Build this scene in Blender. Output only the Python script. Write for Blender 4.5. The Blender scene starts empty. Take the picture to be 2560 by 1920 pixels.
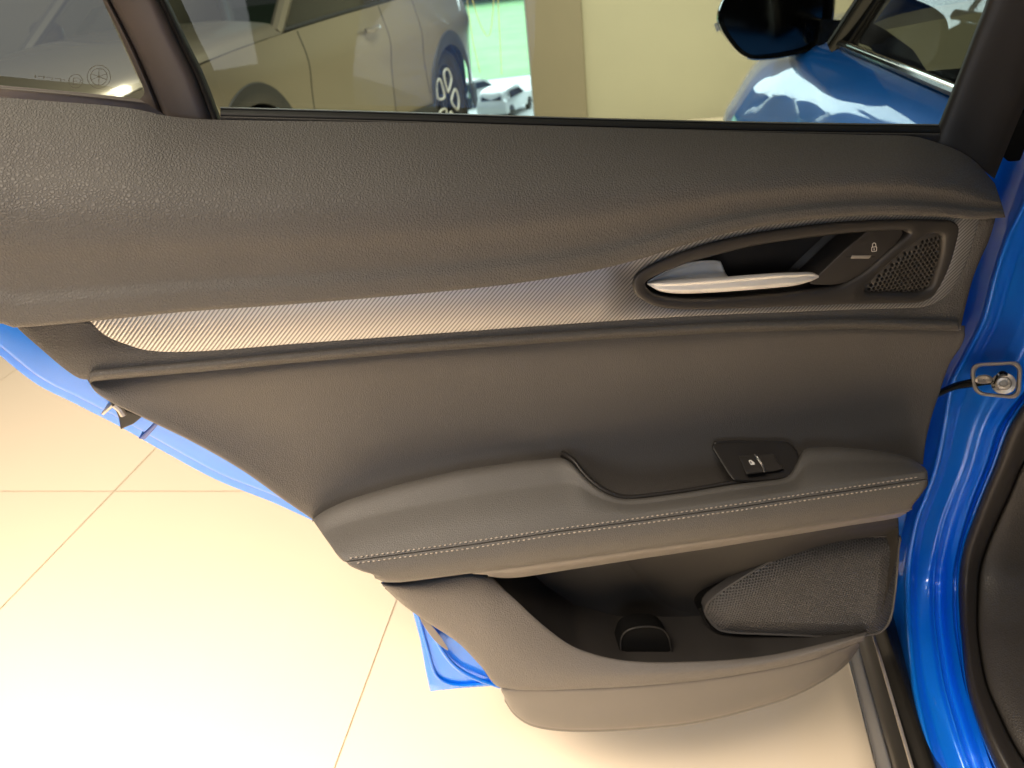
import bpy, bmesh, math, random
from mathutils import Vector, Matrix
random.seed(4)
scn = bpy.context.scene
C = scn.collection
R = math.radians

# ------------------------------------------------------------------ camera
# the photograph is 2560 x 1920; focal length about 26 mm equivalent, pitched down 28 deg, rolled about 7 deg
F = 1923.0
CAM = Vector((0, 0, 1.25))
AX = Vector((0.99303357, -0.11783177, 0.0))           # world x,y,z written in camera axes (right, down, forward)
AY = Vector((-0.05584457, -0.47063311, 0.88055997))
AZ = Vector((-0.10375794, -0.87442561, -0.47393474))
cam = bpy.data.cameras.new('camera'); co = bpy.data.objects.new('camera', cam); C.objects.link(co)
cam.sensor_fit = 'HORIZONTAL'; cam.sensor_width = 36; cam.lens = 36 * F / 2560
cam.clip_start = 0.02; cam.clip_end = 2000
right = Vector((AX.x, AY.x, AZ.x)); down = Vector((AX.y, AY.y, AZ.y)); fwd = Vector((AX.z, AY.z, AZ.z))
m = Matrix.Identity(4)
for i in range(3):
    m[i][0] = right[i]; m[i][1] = -down[i]; m[i][2] = -fwd[i]; m[i][3] = CAM[i]
co.matrix_world = m
cam.dof.use_dof = True; cam.dof.focus_distance = 0.74; cam.dof.aperture_fstop = 9
scn.camera = co
# ------------------------------------------------------------------ world, lamps, exposure
w = bpy.data.worlds.new('World'); scn.world = w; w.use_nodes = True
bgn = w.node_tree.nodes['Background']
bgn.inputs[0].default_value = (0.95, 0.90, 0.82, 1); bgn.inputs[1].default_value = 0.045
def area(name, loc, target, sx, sy, watt, col, spread=180):
    l = bpy.data.lights.new(name, 'AREA'); l.shape = 'RECTANGLE'; l.size = sx; l.size_y = sy
    l.energy = watt; l.color = col; l.spread = R(spread)
    o = bpy.data.objects.new(name, l); C.objects.link(o); o.location = loc
    o.rotation_euler = (Vector(target) - Vector(loc)).to_track_quat('-Z', 'Y').to_euler()
    return o
area('ceiling_lamp', (-1.9, 1.7, 3.3), (-1.8, 1.6, 0), 2.4, 1.2, 50, (1.0, 0.83, 0.64), 105)
area('ceiling_lamp', (-1.25, -0.85, 3.3), (-0.95, -0.40, 0), 2.0, 0.9, 122, (1.0, 0.83, 0.65), 64)
area('ceiling_lamp', (-0.7, 0.25, 3.2), (-0.6, 0.5, 0.9), 1.4, 0.3, 9, (1.0, 0.93, 0.74), 150)
area('ceiling_lamp', (1.2, 4.6, 3.6), (1.2, 5.2, 0), 1.6, 0.5, 92, (1.0, 0.93, 0.72), 110)
area('ceiling_lamp', (-1.0, 2.4, 3.6), (-1.0, 4.6, 0.6), 1.6, 0.5, 26, (1.0, 0.93, 0.80), 120)
area('shop_window_light', (-1.6, -4.4, 1.7), (0.5, 0.85, 0.8), 2.2, 1.8, 10, (0.94, 0.97, 1.0), 90)
area('daylight', (0, 122, 9), (0, 122, -6), 60, 160, 130000, (0.85, 0.96, 1.0))
vs = scn.view_settings; vs.view_transform = 'Standard'; vs.look = 'None'; vs.exposure = 0.12; vs.gamma = 1
scn.render.engine = 'CYCLES'

# ------------------------------------------------------------------ projection helpers
def ray(x, y):
    d = Vector((x - 1280, y - 960, F))
    return Vector((d.dot(AX), d.dot(AY), d.dot(AZ)))
def G(x, y, z=0.0):                       # pixel on a level plane
    r = ray(x, y); return CAM + r * ((z - CAM.z) / r.z)
def V(x, y, Y):                           # pixel on an upright plane at forward distance Y
    r = ray(x, y); return CAM + r * (Y / r.y)
PHI = R(5)
EX = Vector((math.cos(PHI), math.sin(PHI), 0)); NN = Vector((math.sin(PHI), -math.cos(PHI), 0))
Q = Vector((0, 0.72, 0))
HINGE = Q + EX * 0.50                     # foot of the hinge line on the floor
def D(x, y, off):                         # pixel on the door, off metres in front of the door's middle plane
    r = ray(x, y); t = (off - (CAM - Q).dot(NN)) / r.dot(NN)
    p = CAM + r * t - HINGE
    return Vector((p.dot(EX), -off, p.z))
PXM = 2650.0
# ------------------------------------------------------------------ curves
def crs(pts, n, closed=False):
    P = [tuple(p) for p in pts]; k = len(P[0])
    if closed: P = [P[-1]] + P + [P[0], P[1]]
    else:
        a = tuple(2 * P[0][i] - P[1][i] for i in range(k)); b = tuple(2 * P[-1][i] - P[-2][i] for i in range(k))
        P = [a] + P + [b]
    T = [0.0]
    for i in range(1, len(P)):
        T.append(T[-1] + max(1e-6, math.dist(P[i][:2], P[i-1][:2])) ** 0.75)
    t0, t1 = T[1], T[-2]; out = []
    cnt = n if closed else n - 1
    for s in range(n):
        t = t0 + (t1 - t0) * s / cnt
        i = 1
        while i < len(P) - 3 and t > T[i+1]: i += 1
        h = T[i+1] - T[i]; q = (t - T[i]) / h; v = []
        for c in range(k):
            m0 = (P[i+1][c] - P[i-1][c]) / (T[i+1] - T[i-1]) * h
            m1 = (P[i+2][c] - P[i][c]) / (T[i+2] - T[i]) * h
            v.append((2*q**3-3*q*q+1)*P[i][c] + (q**3-2*q*q+q)*m0 + (-2*q**3+3*q*q)*P[i+1][c] + (q**3-q*q)*m1)
        out.append(tuple(v))
    return out
def pchip(xs, ys, t):
    n = len(xs)
    if t <= xs[0]: return ys[0]
    if t >= xs[-1]: return ys[-1]
    h = [xs[i+1]-xs[i] for i in range(n-1)]; d = [(ys[i+1]-ys[i])/h[i] for i in range(n-1)]
    def tan(i):
        if i == 0: return d[0]
        if i == n-1: return d[-1]
        if d[i-1]*d[i] <= 0: return 0
        w1 = 2*h[i]+h[i-1]; w2 = h[i]+2*h[i-1]
        return (w1+w2)/(w1/d[i-1]+w2/d[i])
    i = 0
    while t > xs[i+1]: i += 1
    q = (t-xs[i])/h[i]
    return (2*q**3-3*q*q+1)*ys[i]+(q**3-2*q*q+q)*h[i]*tan(i)+(-2*q**3+3*q*q)*ys[i+1]+(q**3-q*q)*h[i]*tan(i+1)
def poly(pts, n):                         # closed polyline with its corners kept
    L = len(pts); seg = [math.dist(pts[i], pts[(i+1) % L]) for i in range(L)]; tot = sum(seg); out = []
    for i in range(L):
        k = max(1, round(n * seg[i] / tot)); a = pts[i]; b = pts[(i+1) % L]
        for j in range(k): out.append((a[0]+(b[0]-a[0])*j/k, a[1]+(b[1]-a[1])*j/k))
    return out
def rnd(pts, r, n=5):                     # closed polyline with rounded corners
    out = []; L = len(pts)
    for i in range(L):
        p = Vector(pts[i]); a = Vector(pts[i-1]); b = Vector(pts[(i+1) % L])
        ra = min(r, (a-p).length*0.45); rb = min(r, (b-p).length*0.45)
        s = p + (a-p).normalized()*ra; e = p + (b-p).normalized()*rb
        for j in range(n+1):
            t = j/n; q = s*(1-t)**2 + p*2*t*(1-t) + e*t*t; out.append((q.x, q.y))
    return out
# ------------------------------------------------------------------ objects
def ob(name, bm, mat, parent=None, smooth=40, fix=True):
    if fix: bmesh.ops.recalc_face_normals(bm, faces=bm.faces)
    me = bpy.data.meshes.new(name); bm.to_mesh(me); bm.free()
    me.materials.append(mat)
    if smooth:
        for p in me.polygons: p.use_smooth = True
        me.set_sharp_from_angle(angle=R(smooth))
    o = bpy.data.objects.new(name, me); C.objects.link(o)
    if parent: o.parent = parent
    return o
def empty(name, loc, rz, label, cat, group=None):
    o = bpy.data.objects.new(name, None); C.objects.link(o); o.location = loc; o.rotation_euler = (0, 0, rz)
    o['label'] = label; o['category'] = cat; o.empty_display_size = 0.1
    if group: o['group'] = group
    return o
def struct(o): o['kind'] = 'structure'; return o
def grid(bm, g, wrap=False):
    vs_ = [[bm.verts.new(p) for p in row] for row in g]
    for i in range(len(vs_)-1):
        k = len(vs_[i])
        for j in range(k if wrap else k-1):
            a, b, c, d = vs_[i][j], vs_[i][(j+1) % k], vs_[i+1][(j+1) % k], vs_[i+1][j]
            try: bm.faces.new((a, b, c, d))
            except ValueError: pass
    return vs_
def netgrid(rows, nu, nv, vpos=None):
    rs = [crs(r, nu) for r in rows]
    xs = vpos or list(range(len(rows))); g = []
    for j in range(nv):
        t = xs[0] + (xs[-1]-xs[0]) * j/(nv-1)
        g.append([tuple(pchip(xs, [r[i][c] for r in rs], t) for c in range(3)) for i in range(nu)])
    return g
def extend(g, sides, r, back):            # roll the borders of a net over and run them back into the door
    def roll(edge, inner):
        res = []
        for k in range(1, 5):
            a = math.pi/2*k/4; row = []
            for p, q in zip(edge, inner):
                dx, dy = p[0]-q[0], p[1]-q[1]; L = math.hypot(dx, dy) or 1
                row.append((p[0]+dx/L*r*PXM*math.sin(a), p[1]+dy/L*r*PXM*math.sin(a), p[2]-r*(1-math.cos(a))))
            res.append(row)
        res.append([(p[0], p[1], min(p[2], back)) for p in res[-1]])
        return res
    if 'l' in sides or 'r' in sides:
        cols = [list(c) for c in zip(*g)]
        if 'l' in sides: cols = roll(cols[0], cols[1])[::-1] + cols
        if 'r' in sides: cols = cols + roll(cols[-1], cols[-2])
        g = [list(r_) for r_ in zip(*cols)]
    if 't' in sides: g = roll(g[0], g[1])[::-1] + g
    if 'b' in sides: g = g + roll(g[-1], g[-2])
    return g
def netob(name, rows, nu, nv, mat, parent, sides='', r=0.003, back=-0.04, vpos=None, proj=None, fn=None):
    proj = proj or D
    g = extend(netgrid(rows, nu, nv, vpos), sides, r, back)
    if fn: g = [[fn(p) for p in row] for row in g]
    bm = bmesh.new(); grid(bm, [[proj(*p) for p in row] for row in g])
    return ob(name, bm, mat, parent, 50)
def inset(pts, d):
    n = len(pts); A = sum(pts[i][0]*pts[(i+1) % n][1]-pts[(i+1) % n][0]*pts[i][1] for i in range(n)); s = 1 if A > 0 else -1
    out = []
    for i in range(n):
        ax, ay = pts[i-1]; bx, by = pts[(i+1) % n]; tx, ty = bx-ax, by-ay; L = math.hypot(tx, ty) or 1
        out.append((pts[i][0]-s*ty/L*d, pts[i][1]+s*tx/L*d))
    return out
def loc2(px, off): return [(lambda p: (p.x, p.z))(D(x, y, off)) for x, y in px]
def fill(bm, loops):
    edges = []
    for lp in loops:
        for i in range(len(lp)):
            e = bm.edges.get((lp[i], lp[(i+1) % len(lp)])) or bm.edges.new((lp[i], lp[(i+1) % len(lp)])); edges.append(e)
    bmesh.ops.triangle_fill(bm, use_beauty=True, use_dissolve=False, edges=edges)
def rings(bm, out2, prof, cap=True):
    """out2: outline in door-plane metres; prof: (inset, off) steps from back to front; returns last ring"""
    prev = None
    for d, o in prof:
        cur = [bm.verts.new((x, -o, z)) for x, z in (inset(out2, d) if d else out2)]
        if prev:
            for i in range(len(cur)):
                k = (i+1) % len(cur); bm.faces.new((prev[i], prev[k], cur[k], cur[i]))
        prev = cur
    if cap: fill(bm, [prev])
    return prev
def edge_prof(off, r, back):
    return [(0, back), (0, off-r), (r*0.12, off-r*0.5), (r*0.4, off-r*0.15), (r, off)]
def slab(name, px, off, back, r, mat, parent, smooth=40):
    bm = bmesh.new(); rings(bm, loc2(px, off), edge_prof(off, r, back)); return ob(name, bm, mat, parent, smooth)
def plate(name, px, holes, off, back, r, mat, parent, hr=0.002, hd=0.03, bend=None, cuts=0):
    """plate with holes: holes get a rounded lip and walls hd deep"""
    bm = bmesh.new(); o2 = loc2(px, off)
    last = rings(bm, o2, edge_prof(off, r, back), cap=False); loops = [last]
    for h in holes:
        h2 = loc2(h, off); loops.append(rings(bm, h2, [(hr, off-hd), (hr, off-hr), (hr*0.6, off-hr*0.45), (0, off)], cap=False))
    fill(bm, loops)
    if cuts:
        xs = [v.co.x for v in bm.verts]; x0, x1 = min(xs), max(xs)
        for k in range(1, cuts):
            bmesh.ops.bisect_plane(bm, geom=bm.verts[:]+bm.edges[:]+bm.faces[:], plane_co=(x0+(x1-x0)*k/cuts, 0, 0), plane_no=(1, 0, 0))
    if bend:
        for v in bm.verts: v.co.y -= bend(v.co.x, v.co.z)
    return ob(name, bm, mat, parent, 45)
def tube(bm, pts, rad, n=8, closed=False, taper=None):
    pts = [Vector(p) for p in pts]; L = len(pts); ringsv = []; up = None
    for i in range(L):
        a = pts[i-1] if (i or closed) else pts[i]; b = pts[(i+1) % L] if (i < L-1 or closed) else pts[i]
        t = (b-a).normalized()
        if up is None: up = t.orthogonal().normalized()
        s = t.cross(up).normalized(); up = s.cross(t).normalized()
        rr = rad if taper is None else taper[i]
        ringsv.append([bm.verts.new(pts[i]+(s*math.cos(6.28318*k/n)+up*math.sin(6.28318*k/n))*rr) for k in range(n)])
    for i in range(L if closed else L-1):
        A, B = ringsv[i], ringsv[(i+1) % L]
        for k in range(n): bm.faces.new((A[k], A[(k+1) % n], B[(k+1) % n], B[k]))
    if not closed:
        bm.faces.new(ringsv[0]); bm.faces.new(ringsv[-1][::-1])
def box(bm, x0, x1, y0, y1, z0, z1, M=None, bev=0):
    r = bmesh.ops.create_cube(bm, size=1); vv = r['verts']
    for v in vv:
        v.co = Vector((x0+(x1-x0)*(v.co.x+.5), y0+(y1-y0)*(v.co.y+.5), z0+(z1-z0)*(v.co.z+.5)))
    if bev:
        es = {e for v in vv for e in v.link_edges}
        rr = bmesh.ops.bevel(bm, geom=list(es), offset=bev, segments=2, affect='EDGES', profile=.6); vv = [v for v in rr['verts']]
    if M:
        for v in vv: v.co = M @ v.co
def lathe(bm, prof, n=40, M=None):
    g = []
    for k in range(n):
        a = 2*math.pi*k/n; row = []
        for r_, h in prof:
            p = Vector((r_*math.cos(a), h, r_*math.sin(a))); row.append(M @ p if M else p)
        g.append(row)
    g.append(g[0]); vs_ = []
    rows = [[bm.verts.new(p) for p in row] for row in g[:-1]]
    for i in range(n):
        A, B = rows[i], rows[(i+1) % n]
        for j in range(len(prof)-1):
            try: bm.faces.new((A[j], B[j], B[j+1], A[j+1]))
            except ValueError: pass
def inside(p, pl):
    x, y = p; c = False; n = len(pl)
    for i in range(n):
        x1, y1 = pl[i]; x2, y2 = pl[i-1]
        if (y1 > y) != (y2 > y) and x < (x2-x1)*(y-y1)/(y2-y1)+x1: c = not c
    return c
def edist(p, pl):
    best = 9
    for i in range(len(pl)):
        ax, ay = pl[i-1]; bx, by = pl[i]; dx, dy = bx-ax, by-ay; L = dx*dx+dy*dy or 1e-12
        t = max(0, min(1, ((p[0]-ax)*dx+(p[1]-ay)*dy)/L)); best = min(best, math.hypot(p[0]-ax-t*dx, p[1]-ay-t*dy))
    return best

# ------------------------------------------------------------------ materials
def mat(name, col, rough=0.5, metal=0.0, spec=0.5, var=0.0, vscale=30, bump=None, coat=0.0, rvar=0.0, coatr=0.03):
    mm = bpy.data.materials.new(name); mm.use_nodes = True; nt = mm.node_tree; N = nt.nodes; L = nt.links
    b = N['Principled BSDF']
    b.inputs['Base Color'].default_value = (*col, 1); b.inputs['Roughness'].default_value = rough
    b.inputs['Metallic'].default_value = metal; b.inputs['Specular IOR Level'].default_value = spec
    b.inputs['Coat Weight'].default_value = coat; b.inputs['Coat Roughness'].default_value = coatr
    tc = N.new('ShaderNodeTexCoord')
    if var or rvar:
        n = N.new('ShaderNodeTexNoise'); n.inputs['Scale'].default_value = vscale; n.inputs['Detail'].default_value = 5
        L.new(tc.outputs['Object'], n.inputs['Vector'])
        if var:
            mx = N.new('ShaderNodeMix'); mx.data_type = 'RGBA'
            mx.inputs['A'].default_value = (*[c*(1-var) for c in col], 1); mx.inputs['B'].default_value = (*[min(1, c*(1+var)) for c in col], 1)
            L.new(n.outputs['Fac'], mx.inputs['Factor']); L.new(mx.outputs['Result'], b.inputs['Base Color'])
        if rvar:
            mr = N.new('ShaderNodeMapRange'); mr.inputs['From Min'].default_value = .3; mr.inputs['From Max'].default_value = .7
            mr.inputs['To Min'].default_value = max(0, rough-rvar); mr.inputs['To Max'].default_value = rough+rvar
            L.new(n.outputs['Fac'], mr.inputs['Value']); L.new(mr.outputs['Result'], b.inputs['Roughness'])
    if bump:
        kind, sc, dist, stren = bump
        bp = N.new('ShaderNodeBump'); bp.inputs['Distance'].default_value = dist; bp.inputs['Strength'].default_value = stren
        if kind == 'grain':
            dn = N.new('ShaderNodeTexNoise'); dn.inputs['Scale'].default_value = sc*0.6; dn.inputs['Detail'].default_value = 2
            mp = N.new('ShaderNodeVectorMath'); mp.operation = 'MULTIPLY_ADD'; mp.inputs[1].default_value = (1.1/sc,)*3
            L.new(tc.outputs['Object'], dn.inputs['Vector']); L.new(dn.outputs['Color'], mp.inputs[0]); L.new(tc.outputs['Object'], mp.inputs[2])
            vo = N.new('ShaderNodeTexVoronoi'); vo.feature = 'DISTANCE_TO_EDGE'; vo.inputs['Scale'].default_value = sc
            L.new(mp.outputs[0], vo.inputs['Vector'])
            cr = N.new('ShaderNodeValToRGB'); cr.color_ramp.interpolation = 'EASE'
            cr.color_ramp.elements[0].position = 0.0; cr.color_ramp.elements[1].position = 0.30
            L.new(vo.outputs['Distance'], cr.inputs['Fac'])
            fn = N.new('ShaderNodeTexNoise'); fn.inputs['Scale'].default_value = sc*2.2; fn.inputs['Detail'].default_value = 3
            L.new(tc.outputs['Object'], fn.inputs['Vector'])
            ad = N.new('ShaderNodeMath'); ad.operation = 'MULTIPLY_ADD'; ad.inputs[1].default_value = 0.35
            L.new(fn.outputs['Fac'], ad.inputs[0]); L.new(cr.outputs['Color'], ad.inputs[2])
            L.new(ad.outputs[0], bp.inputs['Height'])
            # the creases of the grain hold a little less sheen
            rr = N.new('ShaderNodeMapRange'); rr.inputs['To Min'].default_value = min(1, rough+0.18); rr.inputs['To Max'].default_value = rough
            L.new(cr.outputs['Color'], rr.inputs['Value']); L.new(rr.outputs['Result'], b.inputs['Roughness'])
        elif kind == 'noise':
            fn = N.new('ShaderNodeTexNoise'); fn.inputs['Scale'].default_value = sc; fn.inputs['Detail'].default_value = 4
            L.new(tc.outputs['Object'], fn.inputs['Vector']); L.new(fn.outputs['Fac'], bp.inputs['Height'])
        L.new(bp.outputs['Normal'], b.inputs['Normal'])
    return mm
LW = (0.082, 0.076, 0.069)
M_pad = mat('pad_leather', LW, 0.50, var=.10, vscale=14, bump=('grain', 340, 0.00060, 0.55))
M_band = mat('band_leather', (0.068, 0.064, 0.060), 0.46, var=.10, vscale=16, bump=('grain', 400, 0.0005, 0.7))
M_mid = mat('mid_leather', (0.096, 0.090, 0.085), 0.50, var=.08, vscale=10, bump=('grain', 520, 0.0004, 0.5))
M_arm = mat('armrest_leather', (0.092, 0.087, 0.081), 0.48, var=.08, vscale=10, bump=('grain', 560, 0.0004, 0.45))
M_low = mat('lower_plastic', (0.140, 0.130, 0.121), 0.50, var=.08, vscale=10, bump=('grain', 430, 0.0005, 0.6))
M_ledge = mat('ledge_plastic', (0.18, 0.165, 0.15), 0.42, var=.06, vscale=20, bump=('noise', 900, 0.0002, 0.4))
M_blk = mat('black_plastic', (0.020, 0.018, 0.017), 0.48, var=.15, vscale=30, bump=('noise', 1600, 0.0001, 0.35))
M_bez = mat('bezel_plastic', (0.030, 0.027, 0.025), 0.45, var=.1, vscale=25, bump=('noise', 1800, 0.0001, 0.3))
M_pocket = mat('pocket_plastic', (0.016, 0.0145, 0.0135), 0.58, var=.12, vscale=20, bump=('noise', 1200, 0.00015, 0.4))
M_rub = mat('rubber', (0.012, 0.012, 0.012), 0.55, var=.2, vscale=40)
M_gloss = mat('gloss_black', (0.006, 0.006, 0.006), 0.12, var=.1, rvar=.04, vscale=60)
M_silver = mat('satin_metal', (0.84, 0.82, 0.78), 0.36, metal=0.35, var=.02, vscale=50)
M_chrome = mat('chrome', (0.85, 0.84, 0.82), 0.12, metal=1.0, rvar=.04, vscale=30)
M_steel = mat('steel', (0.50, 0.46, 0.41), 0.38, metal=0.55, var=.2, vscale=120, rvar=.1)
M_blue = mat('blue_paint', (0.001, 0.20, 0.88), 0.40, metal=0.25, var=.05, vscale=600, coat=1.0)
M_grille = mat('grille_plastic', (0.070, 0.067, 0.066), 0.36, var=.08, vscale=40)
M_twee = mat('tweeter_plastic', (0.060, 0.053, 0.046), 0.42, var=.08, vscale=40)
M_white = mat('white_print', (0.75, 0.73, 0.68), 0.5, var=.04)
M_thread = mat('thread', (0.34, 0.30, 0.26), 0.7, var=.12, vscale=300)
M_frame = mat('door_frame_vinyl', (0.075, 0.060, 0.052), 0.5, var=.1, vscale=20, bump=('noise', 1500, 0.0001, 0.3))
M_frameb = mat('door_frame_black', (0.022, 0.019, 0.018), 0.5, var=.1, vscale=20, bump=('noise', 1500, 0.0001, 0.3))
M_tile = mat('tile', (0.74, 0.645, 0.505), 0.16, var=.02, vscale=3, rvar=.05)
nt_ = M_tile.node_tree; b_ = nt_.nodes['Principled BSDF']; oi = nt_.nodes.new('ShaderNodeObjectInfo'); hs = nt_.nodes.new('ShaderNodeHueSaturation')
mr_ = nt_.nodes.new('ShaderNodeMapRange'); mr_.inputs['To Min'].default_value = .95; mr_.inputs['To Max'].default_value = 1.03
nt_.links.new(oi.outputs['Random'], mr_.inputs['Value']); nt_.links.new(mr_.outputs['Result'], hs.inputs['Value'])
src = b_.inputs['Base Color'].links[0].from_socket; nt_.links.new(src, hs.inputs['Color']); nt_.links.new(hs.outputs['Color'], b_.inputs['Base Color'])
M_grout = mat('grout', (0.60, 0.50, 0.39), 0.8, var=.1, vscale=40)
M_champ = mat('champagne_paint', (0.22, 0.195, 0.145), 0.36, metal=0.4, var=.04, vscale=300, coat=1.0)
M_dark = mat('dark_cladding', (0.030, 0.032, 0.034), 0.5, var=.15, vscale=30)
M_tyre = mat('tyre_rubber', (0.016, 0.015, 0.014), 0.6, var=.2, vscale=60)
M_rim = mat('rim_dark', (0.03, 0.03, 0.03), 0.3, metal=.6, var=.1)
M_wall = mat('wall_paint', (0.47, 0.435, 0.315), 0.6, var=.05, vscale=2, bump=('noise', 60, 0.001, 0.2))
M_col = mat('column_paint', (0.28, 0.235, 0.16), 0.6, var=.06, vscale=3, bump=('noise', 60, 0.001, 0.2))
M_alu = mat('white_aluminium', (0.70, 0.72, 0.70), 0.4, var=.04, vscale=8)
M_lawn = mat('lawn', (0.20, 0.36, 0.16), 0.9, var=.35, vscale=.25)
M_lot = mat('paving', (0.50, 0.52, 0.52), 0.8, var=.12, vscale=.4)
M_wcar = mat('white_paint', (0.80, 0.81, 0.80), 0.3, var=.02, coat=.6)
M_paper = mat('paper', (0.78, 0.68, 0.46), 0.7, var=.05, vscale=20)
M_seat = mat('seat_cloth', (0.02, 0.019, 0.018), 0.7, var=.2, vscale=60)
M_reflect = mat('yellow_reflection', (0.70, 0.62, 0.22), 0.6, var=.08, vscale=50)
def glassmat(name, tint, ior=1.5):
    mm = bpy.data.materials.new(name); mm.use_nodes = True; nt = mm.node_tree; N = nt.nodes; L = nt.links
    N.remove(N['Principled BSDF']); out = N['Material Output']
    t = N.new('ShaderNodeBsdfTransparent'); t.inputs[0].default_value = (*tint, 1)
    g = N.new('ShaderNodeBsdfGlossy'); g.inputs['Roughness'].default_value = 0.0
    fr = N.new('ShaderNodeFresnel'); fr.inputs['IOR'].default_value = ior
    mx = N.new('ShaderNodeMixShader')
    L.new(fr.outputs[0], mx.inputs[0]); L.new(t.outputs[0], mx.inputs[1]); L.new(g.outputs[0], mx.inputs[2]); L.new(mx.outputs[0], out.inputs[0])
    return mm
M_glass = glassmat('window_glass', (0.78, 0.87, 0.82))
M_sglass = glassmat('shop_glass', (0.95, 0.98, 0.97), 1.3)
M_tglass = mat('tinted_glass', (0.02, 0.022, 0.022), 0.04, spec=.6, rvar=.02)
# ribbed decor trim: slanted fine ribs as relief
def ribmat():
    mm = mat('ribbed_trim', (0.30, 0.27, 0.24), 0.36, metal=0.75, var=.04, vscale=25); nt = mm.node_tree; N = nt.nodes; L = nt.links
    b = N['Principled BSDF']; tc = [n for n in N if n.type == 'TEX_COORD'][0]
    sp = N.new('ShaderNodeSeparateXYZ'); L.new(tc.outputs['Object'], sp.inputs[0])
    a = R(-43); pitch = 0.0031
    m1 = N.new('ShaderNodeMath'); m1.operation = 'MULTIPLY'; m1.inputs[1].default_value = -math.sin(-a)*2*math.pi/pitch*-1
    m2 = N.new('ShaderNodeMath'); m2.operation = 'MULTIPLY_ADD'; m2.inputs[1].default_value = -math.cos(a)*2*math.pi/pitch
    L.new(sp.outputs['X'], m1.inputs[0]); L.new(sp.outputs['Z'], m2.inputs[0]); L.new(m1.outputs[0], m2.inputs[2])
    s = N.new('ShaderNodeMath'); s.operation = 'SINE'; L.new(m2.outputs[0], s.inputs[0])
    mr = N.new('ShaderNodeMapRange'); mr.inputs['From Min'].default_value = -1; L.new(s.outputs[0], mr.inputs['Value'])
    bp = N.new('ShaderNodeBump'); bp.inputs['Distance'].default_value = 0.0005; bp.inputs['Strength'].default_value = 0.40
    L.new(mr.outputs['Result'], bp.inputs['Height']); L.new(bp.outputs['Normal'], b.inputs['Normal'])
    cr = N.new('ShaderNodeValToRGB'); cr.color_ramp.elements[0].position = .12; cr.color_ramp.elements[1].position = .62
    cr.color_ramp.elements[0].color = (0.20, 0.194, 0.19, 1); cr.color_ramp.elements[1].color = (0.46, 0.45, 0.44, 1)
    L.new(mr.outputs['Result'], cr.inputs['Fac']); L.new(cr.outputs['Color'], b.inputs['Base Color'])
    return mm
M_rib = ribmat()

# ================================================================== THE SETTING
TY = R(11.24); TA = Vector((math.sin(TY), math.cos(TY), 0)); TN = Vector((math.cos(TY), -math.sin(TY), 0))
FM = Matrix(((TN.x, TA.x, 0, 0), (TN.y, TA.y, 0, 0), (0, 0, 1, 0), (0, 0, 0, 1)))
bm = bmesh.new(); box(bm, -9, 9, -4, 6.75, -0.25, -0.004, FM)
floor = struct(ob('floor', bm, M_grout, None, 0))
TS = 1.0; u0 = -0.5785; v0 = 1.667
pa = FM.inverted() @ G(270, 1228); v0 = pa.y
bm = bmesh.new(); box(bm, 0.002, TS-0.002, 0.002, TS-0.002, -0.004, 0.0, None, 0.0008)
me = bpy.data.meshes.new('tile'); bm.to_mesh(me); bm.free(); me.materials.append(M_tile)
for i in range(-7, 7):
    for j in range(-5, 6):
        if v0+(j+1)*TS > 6.8: continue
        o = bpy.data.objects.new('tile', me); C.objects.link(o); o.parent = floor
        p = FM @ Vector((u0+i*TS, v0+j*TS, 0)); o.location = p; o.rotation_euler = (0, 0, -TY)
# the showroom front: wall with column, glazing, wall on the left (facade coordinates: along TN, up)
VF = 6.75
def facade(u0_, u1_, z0, z1, t0, t1, bm): box(bm, u0_, u1_, VF+t0, VF+t1, z0, z1, FM)
def fu(x, y, v):                           # where a pixel's ray meets the facade plane
    r = ray(x, y); t = (v-CAM.dot(TA))/r.dot(TA); return (CAM+r*t).dot(TN)
uc = fu(1325, 150, VF-.12); uc2 = fu(1462, 150, VF)
bm = bmesh.new(); facade(uc2, 9, -0.25, 4.2, 0, .25, bm); struct(ob('wall', bm, M_wall, None, 0))
bm = bmesh.new(); facade(uc, uc2, -0.25, 4.2, -.12, .30, bm)
o = ob('column', bm, M_col, None, 0); o['label'] = 'brown plastered column at the end of the showroom wall, beside the glazing'; o['category'] = 'column'
bm = bmesh.new(); facade(-9, uc-2.6, -0.25, 4.2, 0, .25, bm); struct(ob('wall', bm, M_wall, None, 0))
sw = empty('shop_window', FM @ Vector((uc-1.3, VF, 0)), 0, 'floor-to-ceiling glazing with white frame left of the brown column', 'window')
swi = Matrix.Translation(-sw.location)
def fpart(name, u0_, u1_, z0, z1, t0, t1, mt):
    bm = bmesh.new(); facade(u0_, u1_, z0, z1, t0, t1, bm); bm.transform(swi); return ob(name, bm, mt, sw, 0)
fpart('sill', uc-2.6, uc, -0.02, 0.07, 0.02, .16, M_alu)
for k, a in enumerate((uc-0.03, uc-0.93, uc-1.75, uc-2.6)): fpart('mullion', a, a+.03, .07, 4.0, .04, .12, M_alu)
for a in (uc-0.90, uc-1.72, uc-2.57): fpart('pane', a, a+(.87 if a > uc-1 else .79 if a > uc-1.8 else .82), .07, 4.0, .075, .083, M_sglass)
# outside, seen through the glazing: paved yard below the showroom and lawn beyond
bm = bmesh.new(); box(bm, -60, 70, 8, 62, -6.4, -6.0); struct(ob('yard', bm, M_lot, None, 0))
bm = bmesh.new(); box(bm, -400, 400, 62, 900, -6.4, -5.95); struct(ob('lawn', bm, M_lawn, None, 0))

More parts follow.
